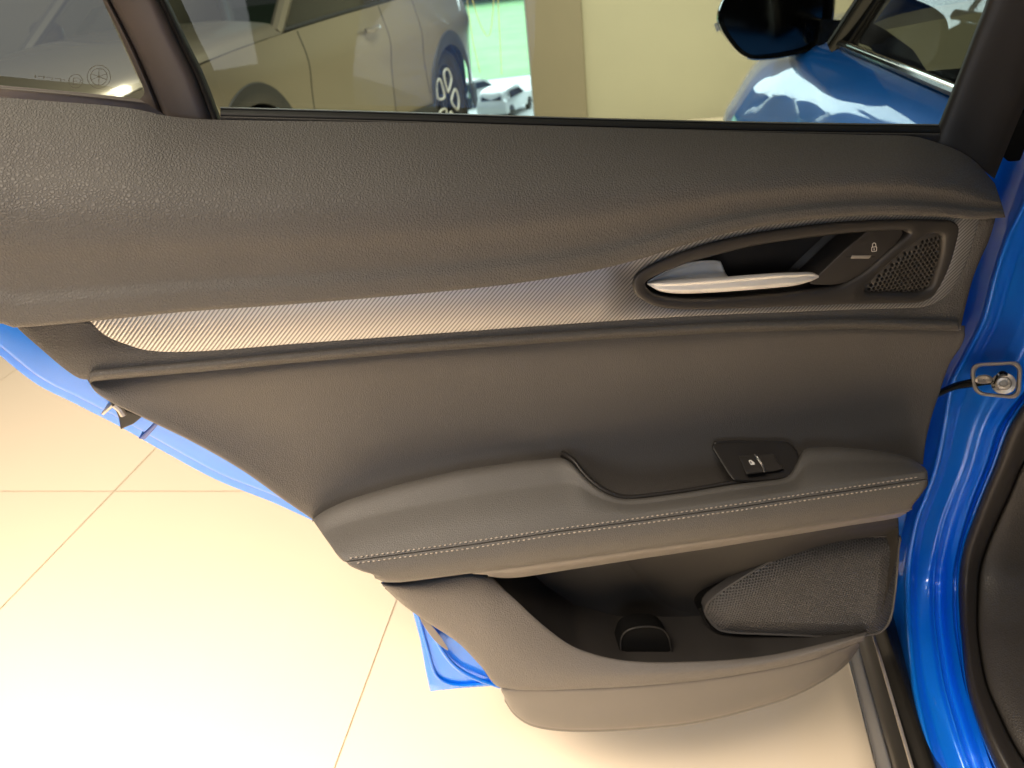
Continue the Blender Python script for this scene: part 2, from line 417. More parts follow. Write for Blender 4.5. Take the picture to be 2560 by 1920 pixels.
# ================================================================== THE OPEN DOOR
door = empty('car_door', HINGE, PHI, 'open rear car door with dark leather trim, ribbed strip and blue edge', 'car door')
def z4(l): return [(x*.4521, 700+y*.4521) for x, y in l]              # readings from enlarged crops, back to photo pixels
def z3(l): return [(1500+x*.4792, 480+y*.4792) for x, y in l]
def z5(l): return [(700+x*.4941, 1080+y*.4941) for x, y in l]
def z6(l): return [(1400+x*.4521, 1060+y*.4521) for x, y in l]
def lerp(a, b, t): return a+(b-a)*t

# ---- upper pad
pt = [(-120, 236), (0, 243), (140, 254), (260, 263), (340, 273), (420, 290), (530, 299), (1000, 306), (1280, 313), (1600, 322), (1900, 331), (2150, 337), (2285, 341), (2340, 356), (2395, 376), (2440, 405), (2480, 450)]
pb = [(-140, 795), (0, 797), (30, 808), (222, 793), (452, 770), (720, 751), (1000, 728), (1250, 703), (1400, 681), (1500, 662), (1600, 637), (1690, 608), (1790, 579), (1883, 559), (1980, 544), (2080, 533), (2170, 528), (2267, 527), (2360, 531), (2440, 538), (2500, 534)]
NP = 90
T_ = crs(pt, NP); B_ = crs(pb, NP)
offs = [(-.034, 0), (-.018, .08), (.001, .18), (.018, .30), (.034, .42), (.044, .54), (.0475, .66), (.046, .76), (.046, .85), (.051, .93), (.052, 1.0)]
rows = []
for o_, v in offs:
    row = []
    for i, (a, b) in enumerate(zip(T_, B_)):
        u = i/(NP-1); sc = 1 if u < .86 else 1-.35*((u-.86)/.14)**2
        row.append((lerp(a[0], b[0], v), lerp(a[1], b[1], v), o_*sc if o_ > 0 else o_))
    rows.append(row)
pad = netob('upper_pad', rows, NP, 70, M_pad, door, 'rb', .004, -.05, vpos=[v for _, v in offs])
pad['label'] = 'padded upper door panel in coarse grained dark leather'

# ---- leather band carrying the ribbed strip
btop = [(x, y-14) for x, y in z4([(65, 248), (490, 215), (1000, 165), (1600, 118), (2212, 68)])] + [(1250, 688), (1400, 666), (1500, 648), (1600, 622), (1690, 593), (1790, 566), (1883, 548), (1980, 534), (2080, 523), (2170, 518), (2267, 517), (2360, 521), (2440, 526), (2500, 530)]
bright_ = [(2500, 545), (2484, 600), (2447, 686), (2422, 777), (2410, 829)]
bbot = [(2400, 832), (2250, 827), (2123, 826), (1980, 830), (1835, 834), (1660, 843), (1500, 852), (1250, 869), (1000, 888), (723, 912), (452, 937), (226, 957), (203, 957)]
bleft = [(185, 951), (149, 926), (90, 876), (34, 826), (30, 815)]
band_out = btop + bright_ + bbot + bleft
deco_top = [(x, y-9) for x, y in z4([(490, 215), (1000, 165), (1600, 118), (2212, 68)])] + [(1250, 694), (1400, 672), (1500, 653), (1600, 627), (1690, 598), (1790, 571), (1883, 552), (1980, 537), (2080, 526), (2170, 522), (2267, 522), (2360, 528), (2430, 538), (2450, 543)]
deco_right = z3([(1960, 220), (1920, 350), (1880, 440), (1835, 515), (1780, 565), (1710, 597), (1640, 606)])
deco_bot = z3([(1400, 612), (1000, 628), (700, 640), (400, 655), (0, 680)]) + z4([(2212, 315), (1600, 360), (1200, 393), (950, 402), (800, 390), (700, 360), (600, 320), (530, 265)])
deco_out = deco_top + deco_right + deco_bot
band_c = crs(band_out, 260, True); deco_c = crs(deco_out, 240, True)
def bulge(x, z): return 0
plate('trim_band', band_c, [deco_c], .026, -.05, .010, M_band, door, hr=.003, hd=.008)
# rolled bead along the lower edge of the band
bead = [(228, 944, .0)] + [(x, y-16, 0) for x, y in bbot[::-1][1:]]
bead = bead[:-1] + [(2392, 815, 0)]
rows = [[(x, y-16, .024) for x, y, _ in bead], [(x, y-9, .031) for x, y, _ in bead], [(x, y, .033) for x, y, _ in bead], [(x, y+9, .030) for x, y, _ in bead], [(x, y+13, .018) for x, y, _ in bead]]
netob('band_bead', rows, 120, 14, M_band, door, 'lr', .002, -.02)

bez_out = z3([(172, 490), (198, 432), (300, 370), (450, 311), (600, 265), (800, 221), (1000, 190), (1200, 166), (1400, 152), (1600, 147), (1780, 149), (1850, 158), (1876, 190), (1860, 280), (1830, 380), (1790, 470), (1740, 545), (1680, 577), (1600, 583), (1300, 588), (1000, 600), (700, 612), (500, 617), (350, 610), (250, 582), (192, 540)])
bez_c = crs(bez_out, 150, True)
rec_out = z3([(222, 490), (235, 460), (280, 432), (360, 398), (480, 352), (640, 310), (800, 270), (1000, 238), (1200, 213), (1400, 194), (1550, 185), (1612, 190), (1634, 212), (1620, 238), (1580, 275), (1500, 345), (1400, 432), (1300, 492), (1235, 518), (1100, 536), (800, 566), (500, 583), (330, 571), (255, 541)])
rec_c = crs(rec_out, 110, True)
twe_out = z3([(1372, 520), (1400, 468), (1500, 372), (1600, 290), (1690, 225), (1740, 206), (1788, 208), (1808, 232), (1802, 320), (1774, 420), (1744, 500), (1700, 533), (1640, 546), (1500, 545), (1400, 544)])
twe_c = crs(twe_out, 80, True)
bez_in = [(lambda c: (c[0], c[1]))(p) for p in inset(bez_c, 5)]
plate('ribbed_strip', deco_c, [bez_in], .0265, .010, .0015, M_rib, door, hr=.001, hd=.008)
bezel = plate('handle_bezel', bez_c, [rec_c, twe_c], .0305, .005, .0022, M_bez, door, hr=.0035, hd=.010)
# ---- handle recess
bm = bmesh.new(); r2 = loc2(rec_c, .0305)
rings(bm, inset(r2, .001), [(0, .024), (.0015, .010), (.004, -.004), (.010, -.014)])
ob('handle_recess', bm, M_blk, bezel)
# slanted inner wall behind the lever
netob('recess_ramp', [[(x, y, o_) for (x, y), o_ in zip(z3([(1175, 222), (1280, 212), (1395, 200)]), (-.012, -.004, .010))],
                      [(x, y, o_) for (x, y), o_ in zip(z3([(1070, 320), (1170, 310), (1272, 300)]), (-.012, -.004, .012))],
                      [(x, y, o_) for (x, y), o_ in zip(z3([(965, 425), (1060, 425), (1160, 430)]), (-.012, -.004, .012))]], 12, 12, M_bez, bezel)
netob('recess_floor', [[(x, y, .002) for x, y in z3([(240, 500), (330, 545), (500, 560), (800, 548), (1100, 515), (1240, 498)])],
                       [(x, y, .022) for x, y in z3([(235, 510), (320, 563), (500, 576), (800, 560), (1100, 530), (1240, 512)])]], 30, 4, M_blk, bezel)
# ---- the silver lever
thumb = [[(x, y, o_) for x, y, o_ in ((1620, 707, .018), (1640, 694, .017), (1692, 668, .015), (1740, 656, .014), (1784, 653, .013), (1799, 655, .012))],
         [(x, y, o_) for x, y, o_ in ((1621, 708, .019), (1642, 698, .013), (1694, 676, .008), (1742, 664, .007), (1788, 661, .007), (1803, 663, .008))],
         [(x, y, o_) for x, y, o_ in ((1622, 709, .021), (1646, 704, .015), (1700, 692, .010), (1745, 684, .009), (1796, 680, .008), (1809, 679, .009))],
         [(x, y, o_) for x, y, o_ in ((1623, 710, .023), (1652, 703, .022), (1705, 701, .021), (1750, 699, .020), (1800, 695, .019), (1817, 692, .019))]]
lever = netob('door_handle', thumb, 40, 24, M_silver, door, 'tr', .0012, .0)
lever['label'] = 'satin silver pull lever'
top = [(1619, 706), (1640, 702), (1700, 699), (1787, 694), (1860, 688), (1931, 683), (2000, 680.5), (2030, 681), (2046, 688)]
rid = [(1618, 708), (1645, 710.5), (1700, 709), (1787, 703), (1860, 697), (1931, 691), (2000, 687), (2030, 686), (2047, 690)]
rid2 = [(1619, 710), (1645, 714), (1700, 713.5), (1787, 708), (1860, 702), (1931, 696), (2000, 691), (2030, 690), (2047, 692)]
bot = [(1622, 713), (1650, 728), (1700, 734), (1787, 731), (1860, 726), (1931, 720), (1985, 714), (2025, 704), (2045, 695)]
lo = (.022, .027, .031, .034, .036, .036, .034, .031, .027)
rows = [[(x, y+4, o_-.010) for (x, y), o_ in zip(top, lo)], [(x, y, o_-.004) for (x, y), o_ in zip(top, lo)], [(x, y, o_+.001) for (x, y), o_ in zip(rid, lo)],
        [(x, y, o_-.0005) for (x, y), o_ in zip(rid2, lo)], [(x, lerp(y, y2, .6), o_+.001) for (x, y), (_, y2), o_ in zip(rid2, bot, lo)], [(x, y, o_-.003) for (x, y), o_ in zip(bot, lo)], [(x, y-3, o_-.010) for (x, y), o_ in zip(bot, lo)]]
netob('grip', rows, 60, 40, M_silver, lever, '', .001, .0)
# ---- lock button
lb = rnd(z3([(1410, 190), (1572, 188), (1586, 215), (1500, 335), (1400, 410), (1300, 470), (1220, 487), (1110, 485), (1090, 474), (1150, 425), (1285, 296)]), 9, 4)
lock = slab('lock_button', lb, .0265, -.004, .0015, M_bez, door)
def ribbon(bm, px, off, wpx):             # flat printed line
    for i in range(len(px)-1):
        a = Vector(px[i]); b = Vector(px[i+1]); t = (b-a); n_ = Vector((-t.y, t.x)).normalized()*wpx/2
        t = t.normalized()*wpx/2
        q = [D(p.x, p.y, off) for p in (a-n_-t, a+n_-t, b+n_+t, b-n_+t)]
        bm.faces.new([bm.verts.new(v) for v in q])
bm = bmesh.new(); cx, cy = z3([(1430, 292)])[0]
body = rnd([(cx-6, cy-2), (cx+6.5, cy-3), (cx+6, cy+8), (cx-6, cy+9)], 2.5, 3); ribbon(bm, body+[body[0]], .0267, 1.5)
sh = [(cx-4.2, cy-3), (cx-4, cy-9), (cx-2, cy-12), (cx+1.5, cy-12.5), (cx+4, cy-10), (cx+4.8, cy-4)]
bm2 = bm; ribbon(bm2, sh, .0267, 1.5); ribbon(bm2, [(cx, cy+2), (cx, cy+5)], .0267, 1.8)
ob('lock_symbol', bm, M_white, lock, 0)
slab('lock_indicator', rnd(z3([(1316, 331), (1418, 331), (1404, 348), (1308, 348)]), 2, 2), .0272, .026, .0004, mat('indicator', (.26, .24, .21), .4, var=.05), lock)
for sl in ([(1288, 338), (1310, 338)], [(1412, 338), (1432, 338)]):
    bm = bmesh.new(); ribbon(bm, z3(sl), .0267, 2.5); ob('slot_line', bm, M_rub, lock, 0)

# ---- perforated grilles, real holes on a hexagonal lattice
def grille(name, px, off, pitch, hole, rise, mt, parent, rim, tilt=None, depth=.0025, rot=0.0, margin=.0):
    pl = loc2(px, off); cx = sum(p[0] for p in pl)/len(pl); cz = sum(p[1] for p in pl)/len(pl)
    xs = [p[0] for p in pl]; zs = [p[1] for p in pl]
    def o_(x, z):
        d = edist((x, z), pl); k = min(1, d/rise[1]); k = 1-(1-k)**2
        return off + rise[0]*k + (tilt(x-cx, z-cz) if tilt else 0)
    bm = bmesh.new(); cache = {}
    def vv(x, z, dy=0.0):
        k = (round(x*2e5), round(z*2e5), dy)
        if k not in cache: cache[k] = bm.verts.new((x, -(o_(x, z)-dy), z))
        return cache[k]
    s = pitch/math.sqrt(3); cr, sr = math.cos(rot), math.sin(rot)
    n = int(max(max(xs)-min(xs), max(zs)-min(zs))/pitch)+4
    for i in range(-n, n):
        for j in range(-n, n):
            a = pitch*(i+.5*(j % 2)); b = j*1.5*s
            x = cx+a*cr-b*sr; z = cz+a*sr+b*cr
            if not inside((x, z), pl) : continue
            e = edist((x, z), pl)
            if e < margin: continue
            hx = [(x+s*(math.cos(R(30+60*k))*cr-math.sin(R(30+60*k))*sr), z+s*(math.cos(R(30+60*k))*sr+math.sin(R(30+60*k))*cr)) for k in range(6)]
            if e < pitch*.75:
                bm.faces.new([vv(*h) for h in hx]); continue
            hi = [(x+(h[0]-x)*hole, z+(h[1]-z)*hole) for h in hx]
            O = [vv(*h) for h in hx]; I = [bm.verts.new((h[0], -(o_(*h)-pitch*.06), h[1])) for h in hi]; J = [bm.verts.new((h[0], -(o_(*h)-depth), h[1])) for h in hi]
            for k in range(6):
                q = (k+1) % 6
                bm.faces.new((O[k], O[q], I[q], I[k])); bm.faces.new((I[k], I[q], J[q], J[k]))
    g = ob(name, bm, mt, parent, 60)
    bm = bmesh.new(); rw, rh = rim; e_ = [(p, o_(*p)) for p in pl]
    prev = None
    for d, dy in ((-rw*.2, -.010), (-rw*.2, rh*.6), (rw*.2, rh), (rw, rh*.8), (rw*1.5, -.002)):
        ring = [bm.verts.new((x, -(o_(x0_, z0_)+dy), z)) for (x, z), (x0_, z0_) in zip(inset(pl, d), pl)]
        if prev:
            for k in range(len(ring)): q = (k+1) % len(ring); bm.faces.new((prev[k], prev[q], ring[q], ring[k]))
        prev = ring
    ob('grille_rim', bm, mt, g)
    bm = bmesh.new(); fill(bm, [[bm.verts.new((x, -(off-.012+(tilt(x-cx, z-cz) if tilt else 0)), z)) for x, z in pl]]); ob('grille_backing', bm, M_rub, g)
    return g
grille('tweeter_grille', twe_c, .0225, .0046, .76, (.004, .012), M_twee, door, (.0012, .001), rot=R(8))

# ---- middle leather panel
ml = [(226, 948), (240, 972), (289, 1007), (357, 1039), (452, 1084), (588, 1157), (678, 1220), (790, 1296)]
mtop = [(226, 948), (452, 927), (723, 901), (1000, 876), (1250, 856), (1500, 839), (1835, 820), (2123, 812), (2404, 814)]
mbot = [(796, 1302), (873, 1262), (996, 1226), (1145, 1192), (1293, 1174), (1400, 1200), (1540, 1270), (1780, 1250), (1900, 1220), (1980, 1180), (2080, 1136), (2180, 1140), (2300, 1162)]
mright = [(2404, 814), (2402, 850), (2378, 885), (2355, 935), (2338, 990), (2320, 1045), (2306, 1105), (2300, 1160)]
NU = 70; Tt = crs(mtop, NU); Bb = crs(mbot, NU)
vv_ = [0, .06, .14, .3, .5, .7, .88, 1.0]; oo = [.010, .013, .011, .004, -.003, -.006, -.008, -.006]
Lp = crs(ml, 60); Rp = crs(mright, 60); rows = []
for v, o_ in zip(vv_, oo):
    row = []; l = Lp[min(59, int(v*59+.5))]; r_ = Rp[min(59, int(v*59+.5))]
    for i in range(NU):
        u = i/(NU-1); t, b = Tt[i], Bb[i]
        x = lerp(t[0], b[0], v)+lerp(l[0], r_[0], u)-lerp(lerp(Tt[0][0], Tt[-1][0], u), lerp(Bb[0][0], Bb[-1][0], u), v)
        y = lerp(t[1], b[1], v)+lerp(l[1], r_[1], u)-lerp(lerp(Tt[0][1], Tt[-1][1], u), lerp(Bb[0][1], Bb[-1][1], u), v)
        du = min(u, 1-u); e = max(0, .13-u)/.13
        row.append((x, y, o_+.016*e*e*(1-abs(2*v-1)**3) + .004*math.exp(-((u-.35)/.25)**2)*math.sin(math.pi*v)))
    rows.append(row)
netob('middle_panel', rows, NU, 50, M_mid, door, 'lr', .003, -.04, vpos=vv_)

# ---- armrest
ab = [(789, 1292, .006), (812, 1275, .006), (873, 1248, .005), (996, 1211, .004), (1145, 1176, .004), (1293, 1154, .004), (1395, 1144, .006), (1416, 1146, .012), (1434, 1160, .022), (1456, 1188, .034), (1486, 1216, .045), (1518, 1236, .052), (1554, 1248, .055), (1603, 1246, .055), (1716, 1231, .052), (1834, 1211, .048), (1900, 1203, .044), (1962, 1196, .042), (1986, 1180, .036), (1994, 1150, .020), (2002, 1120, .006), (2078, 1117, .004), (2168, 1123, .004), (2236, 1134, .004), (2281, 1146, .006), (2300, 1160, .010)]
s1 = [(868, 1396), (996, 1379), (1194, 1351), (1392, 1322), (1626, 1291), (1852, 1259), (2078, 1225), (2306, 1191)]
s2 = [(883, 1409), (996, 1394), (1194, 1368), (1392, 1337), (1626, 1306), (1852, 1275), (2078, 1241), (2306, 1207)]
def interp(pl, x):
    for i in range(len(pl)-1):
        if x <= pl[i+1][0] or i == len(pl)-2:
            t = (x-pl[i][0])/(pl[i+1][0]-pl[i][0]); return pl[i][1]+(pl[i+1][1]-pl[i][1])*t
abot = [(945, 1446), (962, 1453), (1000, 1453), (1046, 1448), (1194, 1428), (1342, 1408), (1500, 1386), (1762, 1349), (1942, 1324), (2123, 1297), (2214, 1283), (2268, 1274)]
NA = 150
xs0 = [lerp(789, 2304, i/(NA-1)) for i in range(NA)]
back_r = [(x, interp([(p[0], p[1]) for p in ab], x), interp([(p[0], p[2]) for p in ab], x)) for x in xs0]
def smoothrow(l):
    for _ in range(2):
        l = [l[0]] + [tuple((l[i-1][c]+2*l[i][c]+l[i+1][c])/4 for c in range(3)) for i in range(1, len(l)-1)] + [l[-1]]
    return l
back_r = smoothrow(back_r)
def lrow(xa, xb, fy, off): return [(lerp(xa, xb, i/(NA-1)), fy(lerp(xa, xb, i/(NA-1))), off) for i in range(NA)]
y1 = lambda x: interp(s1, x); y2 = lambda x: interp(s2, x); yb = lambda x: interp(abot, x)
r_s0 = lrow(855, 2308, lambda x: y1(x)-10, .0855)
r_s1 = lrow(866, 2309, lambda x: y1(x)+3, .0895)
r_g0 = lrow(870, 2309, lambda x: lerp(y1(x), y2(x), .42), .0905)
r_g1 = lrow(873, 2309, lambda x: lerp(y1(x), y2(x), .52), .0893)
r_g2 = lrow(876, 2309, lambda x: lerp(y1(x), y2(x), .62), .0915)
r_s2 = lrow(884, 2309, lambda x: y2(x)+3, .0935)
r_m = [(lerp(a[0], b[0], .5), lerp(a[1], b[1], .5), .096) for a, b in zip(r_s2, lrow(945, 2270, yb, .09))]
r_b = lrow(945, 2270, lambda x: yb(x)-3, .0915)
r_bb = lrow(947, 2270, lambda x: yb(x)+3, .080)
mid1 = [(lerp(a[0], b[0], .42), lerp(a[1], b[1], .42), a[2]+(b[2]-a[2])*.50) for a, b in zip(back_r, r_s0)]
mid2 = [(lerp(a[0], b[0], .78), lerp(a[1], b[1], .78), a[2]+(b[2]-a[2])*.85) for a, b in zip(back_r, r_s0)]
brow0 = [(x, y+7, o_-.014) for x, y, o_ in back_r]
brow1 = [(x, y+4, o_-.001) for x, y, o_ in back_r]
rows = [brow0, back_r, mid1, mid2, r_s0, r_s1, r_g0, r_g1, r_g2, r_s2, r_m, r_b, r_bb]
arm = netob('armrest', rows, 170, 110, M_arm, door, 'lr', .004, -.02, vpos=[0, .2, 2.2, 3.8, 4.8, 5.4, 5.8, 6.0, 6.2, 6.8, 8.4, 9.6, 10])
arm['label'] = 'padded armrest with double stitching'
# stitches, one by one
def pill(L, w_, h_):
    bm = bmesh.new(); bmesh.ops.create_icosphere(bm, subdivisions=1, radius=1)
    for v in bm.verts: v.co = Vector((v.co.x*L/2, v.co.y*h_, v.co.z*w_/2))
    me = bpy.data.meshes.new('stitch'); bm.to_mesh(me); bm.free(); me.materials.append(M_thread)
    for p in me.polygons: p.use_smooth = True
    return me
st_me = pill(.0040, .0016, .0010)
for fn, off, xa, xb in ((y1, .0890, 878, 2298), (y2, .0932, 896, 2296)):
    x = xa
    while x < xb:
        p = D(x, fn(x), off+.0004); q = D(x+4, fn(x+4), off+.0004)
        o = bpy.data.objects.new('stitch', st_me); C.objects.link(o); o.parent = arm; o.location = p
        o.rotation_euler = (0, -math.atan2(q.z-p.z, q.x-p.x)-R(9), 0)
        x += 13.2-1.6*(x-880)/1400
# ---- ledge under the armrest
lt = [(1180, 1431), (1342, 1410), (1500, 1388), (1762, 1351), (1942, 1326), (2123, 1299), (2214, 1285), (2268, 1276)]
ll = [(1220, 1440), (1264, 1444), (1310, 1441), (1400, 1427), (1581, 1399), (1762, 1372), (1942, 1343), (2123, 1313), (2240, 1294), (2262, 1284)]
netob('armrest_ledge', [[(x, y-4, .076) for x, y in lt], [(x, y+2, .077) for x, y in lt], [(x, y-1.5, .060) for x, y in ll], [(x, y+1, .054) for x, y in ll], [(x, y-8, .010) for x, y in ll]], 90, 20, M_ledge, door, 'r', .002, .0, vpos=[0, .3, 2.3, 2.6, 3.5])
# ---- pull cup and switch panel
cup = [(1400, 1138, .002), (1416, 1146, .013), (1434, 1160, .023), (1456, 1188, .035), (1486, 1216, .046), (1518, 1236, .053), (1554, 1248, .056), (1603, 1246, .056), (1716, 1231, .053), (1834, 1211, .049), (1900, 1203, .045)]
netob('pull_cup', [[(x, y+4, o_-.003) for x, y, o_ in cup], [(x+1, y-1, o_+.0015) for x, y, o_ in cup], [(x+3, y-8, o_) for x, y, o_ in cup], [(x+6, y-12, o_-.007) for x, y, o_ in cup], [(x+6, y-8, o_*.6-.03) for x, y, o_ in cup], [(x+4, y-2, -.045) for x, y, o_ in cup]], 80, 26, M_blk, door, vpos=[0, .4, 1, 1.6, 3, 4.5])
cb = [(1405, 1140), (1500, 1150), (1640, 1140), (1780, 1125), (1800, 1110)]
# switch box: raised plate sloping with the armrest top
sp = lambda y, x=0: lerp(.006, .052, (y-1110)/90)
swr = [[(1789, 1110), (1830, 1107), (1890, 1106), (1950, 1106), (1968, 1108)], [(1786, 1118), (1832, 1114), (1900, 1113), (1955, 1113), (1979, 1116)], [(1805, 1150), (1850, 1149), (1905, 1147), (1960, 1145), (1995, 1150)], [(1822, 1178), (1860, 1178), (1910, 1175), (1965, 1172), (1998, 1172)], [(1838, 1199), (1870, 1200), (1915, 1199), (1960, 1193), (1986, 1184)]]
switch = netob('switch_panel', [[(x, y, sp(y)) for x, y in r_] for r_ in swr], 40, 30, M_blk, door, 'tblr', .0025, -.02)
z7 = lambda l: [(1740+x*.1718, 1080+y*.1718) for x, y in l]
bt = z7([(640, 360), (740, 352), (850, 340)]); b2 = z7([(680, 450), (790, 440), (905, 425)]); b3 = z7([(725, 560), (830, 545), (950, 530)]); b4 = z7([(752, 606), (860, 590), (985, 575)])
k4 = lambda l, o_: [(x, y, sp(y)+o_) for x, y in l]
btn = netob('window_switch', [k4(bt, .003), k4(b2, .007), k4(b3, .011), k4(b4, .011)], 14, 16, M_gloss if False else M_bez, switch, 'tblr', .001, .02)
ch = z7([(850, 335), (905, 400), (950, 470), (978, 540), (985, 575)])
bm = bmesh.new(); tube(bm, [D(x+1, y, sp(y)+.0125-.004*max(0, (1140-y)/8)) for x, y in crs(ch, 14)], .0014, 8); ob('chrome_bar', bm, M_chrome, switch)
netob('switch_dish', [k4(z7([(900, 345), (1000, 335), (1110, 325), (1150, 350)]), .003), k4(z7([(960, 430), (1050, 420), (1130, 400), (1190, 430)]), .0045), k4(z7([(1000, 520), (1090, 500), (1180, 490), (1240, 500)]), .006), k4(z7([(1005, 575), (1100, 565), (1190, 550), (1255, 530)]), .006)], 16, 14, M_bez, switch, 'tblr', .0008, .02)
bm = bmesh.new(); ic = z7([(765, 410), (800, 405), (850, 445), (858, 475), (800, 480), (775, 440)])
cI = [sum(p[k] for p in ic)/6 for k in (0, 1)]
bm.faces.new([bm.verts.new(D(x, y, sp(y)+.0106)) for x, y in ic]); ob('window_symbol', bm, M_white, btn, 0)
bm = bmesh.new(); bm.faces.new([bm.verts.new(D(x, y, sp(y)+.0109)) for x, y in z7([(785, 428), (802, 425), (812, 455), (797, 460)])]); ob('symbol_gap', bm, M_bez, btn, 0)

# ---- lower panel round the pocket
lt_ = [(960, 1454), (1080, 1442), (1205, 1430), (1268, 1480), (1370, 1572), (1450, 1623), (1572, 1652), (1750, 1653), (1900, 1641), (2030, 1615), (2160, 1581)]
lb_ = [(968, 1474), (1010, 1511), (1070, 1554), (1145, 1604), (1200, 1660), (1255, 1718), (1450, 1722), (1700, 1706), (1880, 1681), (2025, 1650), (2152, 1602)]
rows = [[(x, y+5, .030 if i > 2 else .03) for i, (x, y) in enumerate(lt_)], [(x, y, .047 if i > 2 else .040) for i, (x, y) in enumerate(lt_)],
        [(lerp(a[0], b[0], .12), lerp(a[1], b[1], .12), .053) for a, b in zip(lt_, lb_)],
        [(lerp(a[0], b[0], .55), lerp(a[1], b[1], .55), .060) for a, b in zip(lt_, lb_)],
        [(lerp(a[0], b[0], .9), lerp(a[1], b[1], .9), .056) for a, b in zip(lt_, lb_)], [(x, y, .050) for x, y in lb_], [(x, y+3, .038) for x, y in lb_]]
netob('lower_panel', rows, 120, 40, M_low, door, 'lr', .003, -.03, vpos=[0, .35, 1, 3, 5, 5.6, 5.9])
kt = [(1258, 1722), (1290, 1724), (1350, 1724), (1450, 1723), (1560, 1718), (1700, 1706), (1800, 1694), (1880, 1681), (1960, 1666), (2025, 1650), (2090, 1628), (2140, 1606)]
kb = [(1264, 1752), (1285, 1782), (1323, 1808), (1380, 1821), (1460, 1825), (1580, 1820), (1736, 1804), (1898, 1765), (1990, 1734), (2072, 1690), (2118, 1655), (2146, 1618)]
rows = [[(x, y-4, .046) for x, y in kt], [(x, y+2, .049) for x, y in kt], [(lerp(a[0], b[0], .5), lerp(a[1], b[1], .5), .044) for a, b in zip(kt, kb)], [(x, y-4, .034) for x, y in kb], [(x, y, .026) for x, y in kb]]
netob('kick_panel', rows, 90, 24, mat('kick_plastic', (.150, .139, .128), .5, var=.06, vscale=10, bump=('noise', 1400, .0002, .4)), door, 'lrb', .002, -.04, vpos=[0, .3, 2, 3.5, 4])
# ---- pocket
po = [(1190, 1425), (1264, 1436), (1400, 1420), (1581, 1392), (1762, 1365), (1942, 1336), (2123, 1306), (2243, 1290), (2246, 1330), (2240, 1400), (2222, 1470), (2205, 1530), (2168, 1576), (2030, 1618), (1900, 1645), (1750, 1657), (1572, 1657), (1450, 1628), (1370, 1577), (1268, 1485)]
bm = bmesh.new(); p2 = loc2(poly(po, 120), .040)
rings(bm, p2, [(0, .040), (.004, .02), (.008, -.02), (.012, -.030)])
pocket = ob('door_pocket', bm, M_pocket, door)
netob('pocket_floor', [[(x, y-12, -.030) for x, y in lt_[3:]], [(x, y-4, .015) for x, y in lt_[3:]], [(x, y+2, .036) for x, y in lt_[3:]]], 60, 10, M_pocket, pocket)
# housing that carries the loudspeaker
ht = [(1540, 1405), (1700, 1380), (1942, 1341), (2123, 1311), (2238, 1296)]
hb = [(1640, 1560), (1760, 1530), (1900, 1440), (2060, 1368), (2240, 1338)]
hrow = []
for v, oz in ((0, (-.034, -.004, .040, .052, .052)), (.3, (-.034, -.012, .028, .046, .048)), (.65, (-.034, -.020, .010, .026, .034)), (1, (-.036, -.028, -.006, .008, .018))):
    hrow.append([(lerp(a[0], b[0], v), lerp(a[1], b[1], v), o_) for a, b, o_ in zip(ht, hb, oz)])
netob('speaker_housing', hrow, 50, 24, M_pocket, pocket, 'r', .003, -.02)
gp = z6([(1868, 608), (1860, 655), (1845, 760), (1820, 900), (1793, 1010), (1760, 1068), (1700, 1108), (1500, 1140), (1300, 1150), (1100, 1160), (950, 1166), (880, 1155), (830, 1105), (816, 1065), (845, 1012), (950, 930), (1100, 832), (1250, 742), (1400, 674), (1600, 628), (1760, 608)])
gr = grille('speaker_grille', crs(gp, 110, True), .018, .0037, .74, (.011, .030), M_grille, pocket, (.0026, .003), margin=.0014, tilt=lambda x, z: .10*x-.10*z, rot=R(12), depth=.003)
gr['label'] = 'perforated loudspeaker grille in the door pocket'
hb2 = crs(gp, 110, True)
bm = bmesh.new(); rings(bm, inset(loc2(hb2, .01), -.006), [(0, -.03), (0, .000), (.003, .006), (.007, .004)], cap=False); ob('speaker_surround', bm, M_gloss, pocket)
# bottle rest: rim round a black slab that paints the shade of its hollow
bo = rnd(z6([(215, 1130), (640, 1120), (640, 1270), (260, 1285)]), 14, 4)
bh = crs(z6([(335, 1262), (342, 1185), (375, 1146), (450, 1126), (545, 1132), (592, 1170), (612, 1255), (470, 1272)]), 40, True)
br = slab('bottle_hollow_shade', bh, .0245, .0, .001, mat('hollow_shade', (.004, .004, .004), .8, spec=.1, var=.1), pocket)
bm = bmesh.new(); tube(bm, [D(x, y, .0255) for x, y in crs([(1552, 1632), (1553, 1596), (1567, 1577), (1603, 1567), (1648, 1570), (1669, 1588), (1679, 1628)], 30)], .0010, 8); ob('rest_rim', bm, M_pocket, br)

# ---- painted steel shell of the door
edge_c = crs([(-200, 700), (-110, 800), (0, 893), (90, 963), (185, 1011), (300, 1070), (393, 1123), (540, 1202), (680, 1258), (800, 1313)], 60)
inn = [(400, 760), (2380, 560), (2420, 640), (2380, 860), (2330, 1000), (2296, 1150), (2270, 1300), (2240, 1400), (2140, 1520), (1900, 1650), (1400, 1740), (1150, 1560), (1000, 1430)] + [(x+9, y-12) for x, y in edge_c[::-1]]
shell = slab('inner_shell', poly(inn, 260), -.035, -.09, .006, M_blue, door)
shell['label'] = 'blue painted steel shell'
skin = [(400, 700), (2380, 560), (2350, 860), (2290, 1150), (2220, 1400), (2110, 1560), (1900, 1650), (1500, 1705), (1240, 1716), (1150, 1723), (1075, 1730), (1064, 1680), (1050, 1600), (1028, 1521), (960, 1420), (880, 1352)] + edge_c[::-1]
slab('outer_skin', poly(skin, 260), -.060, -.095, .003, M_blue, door)
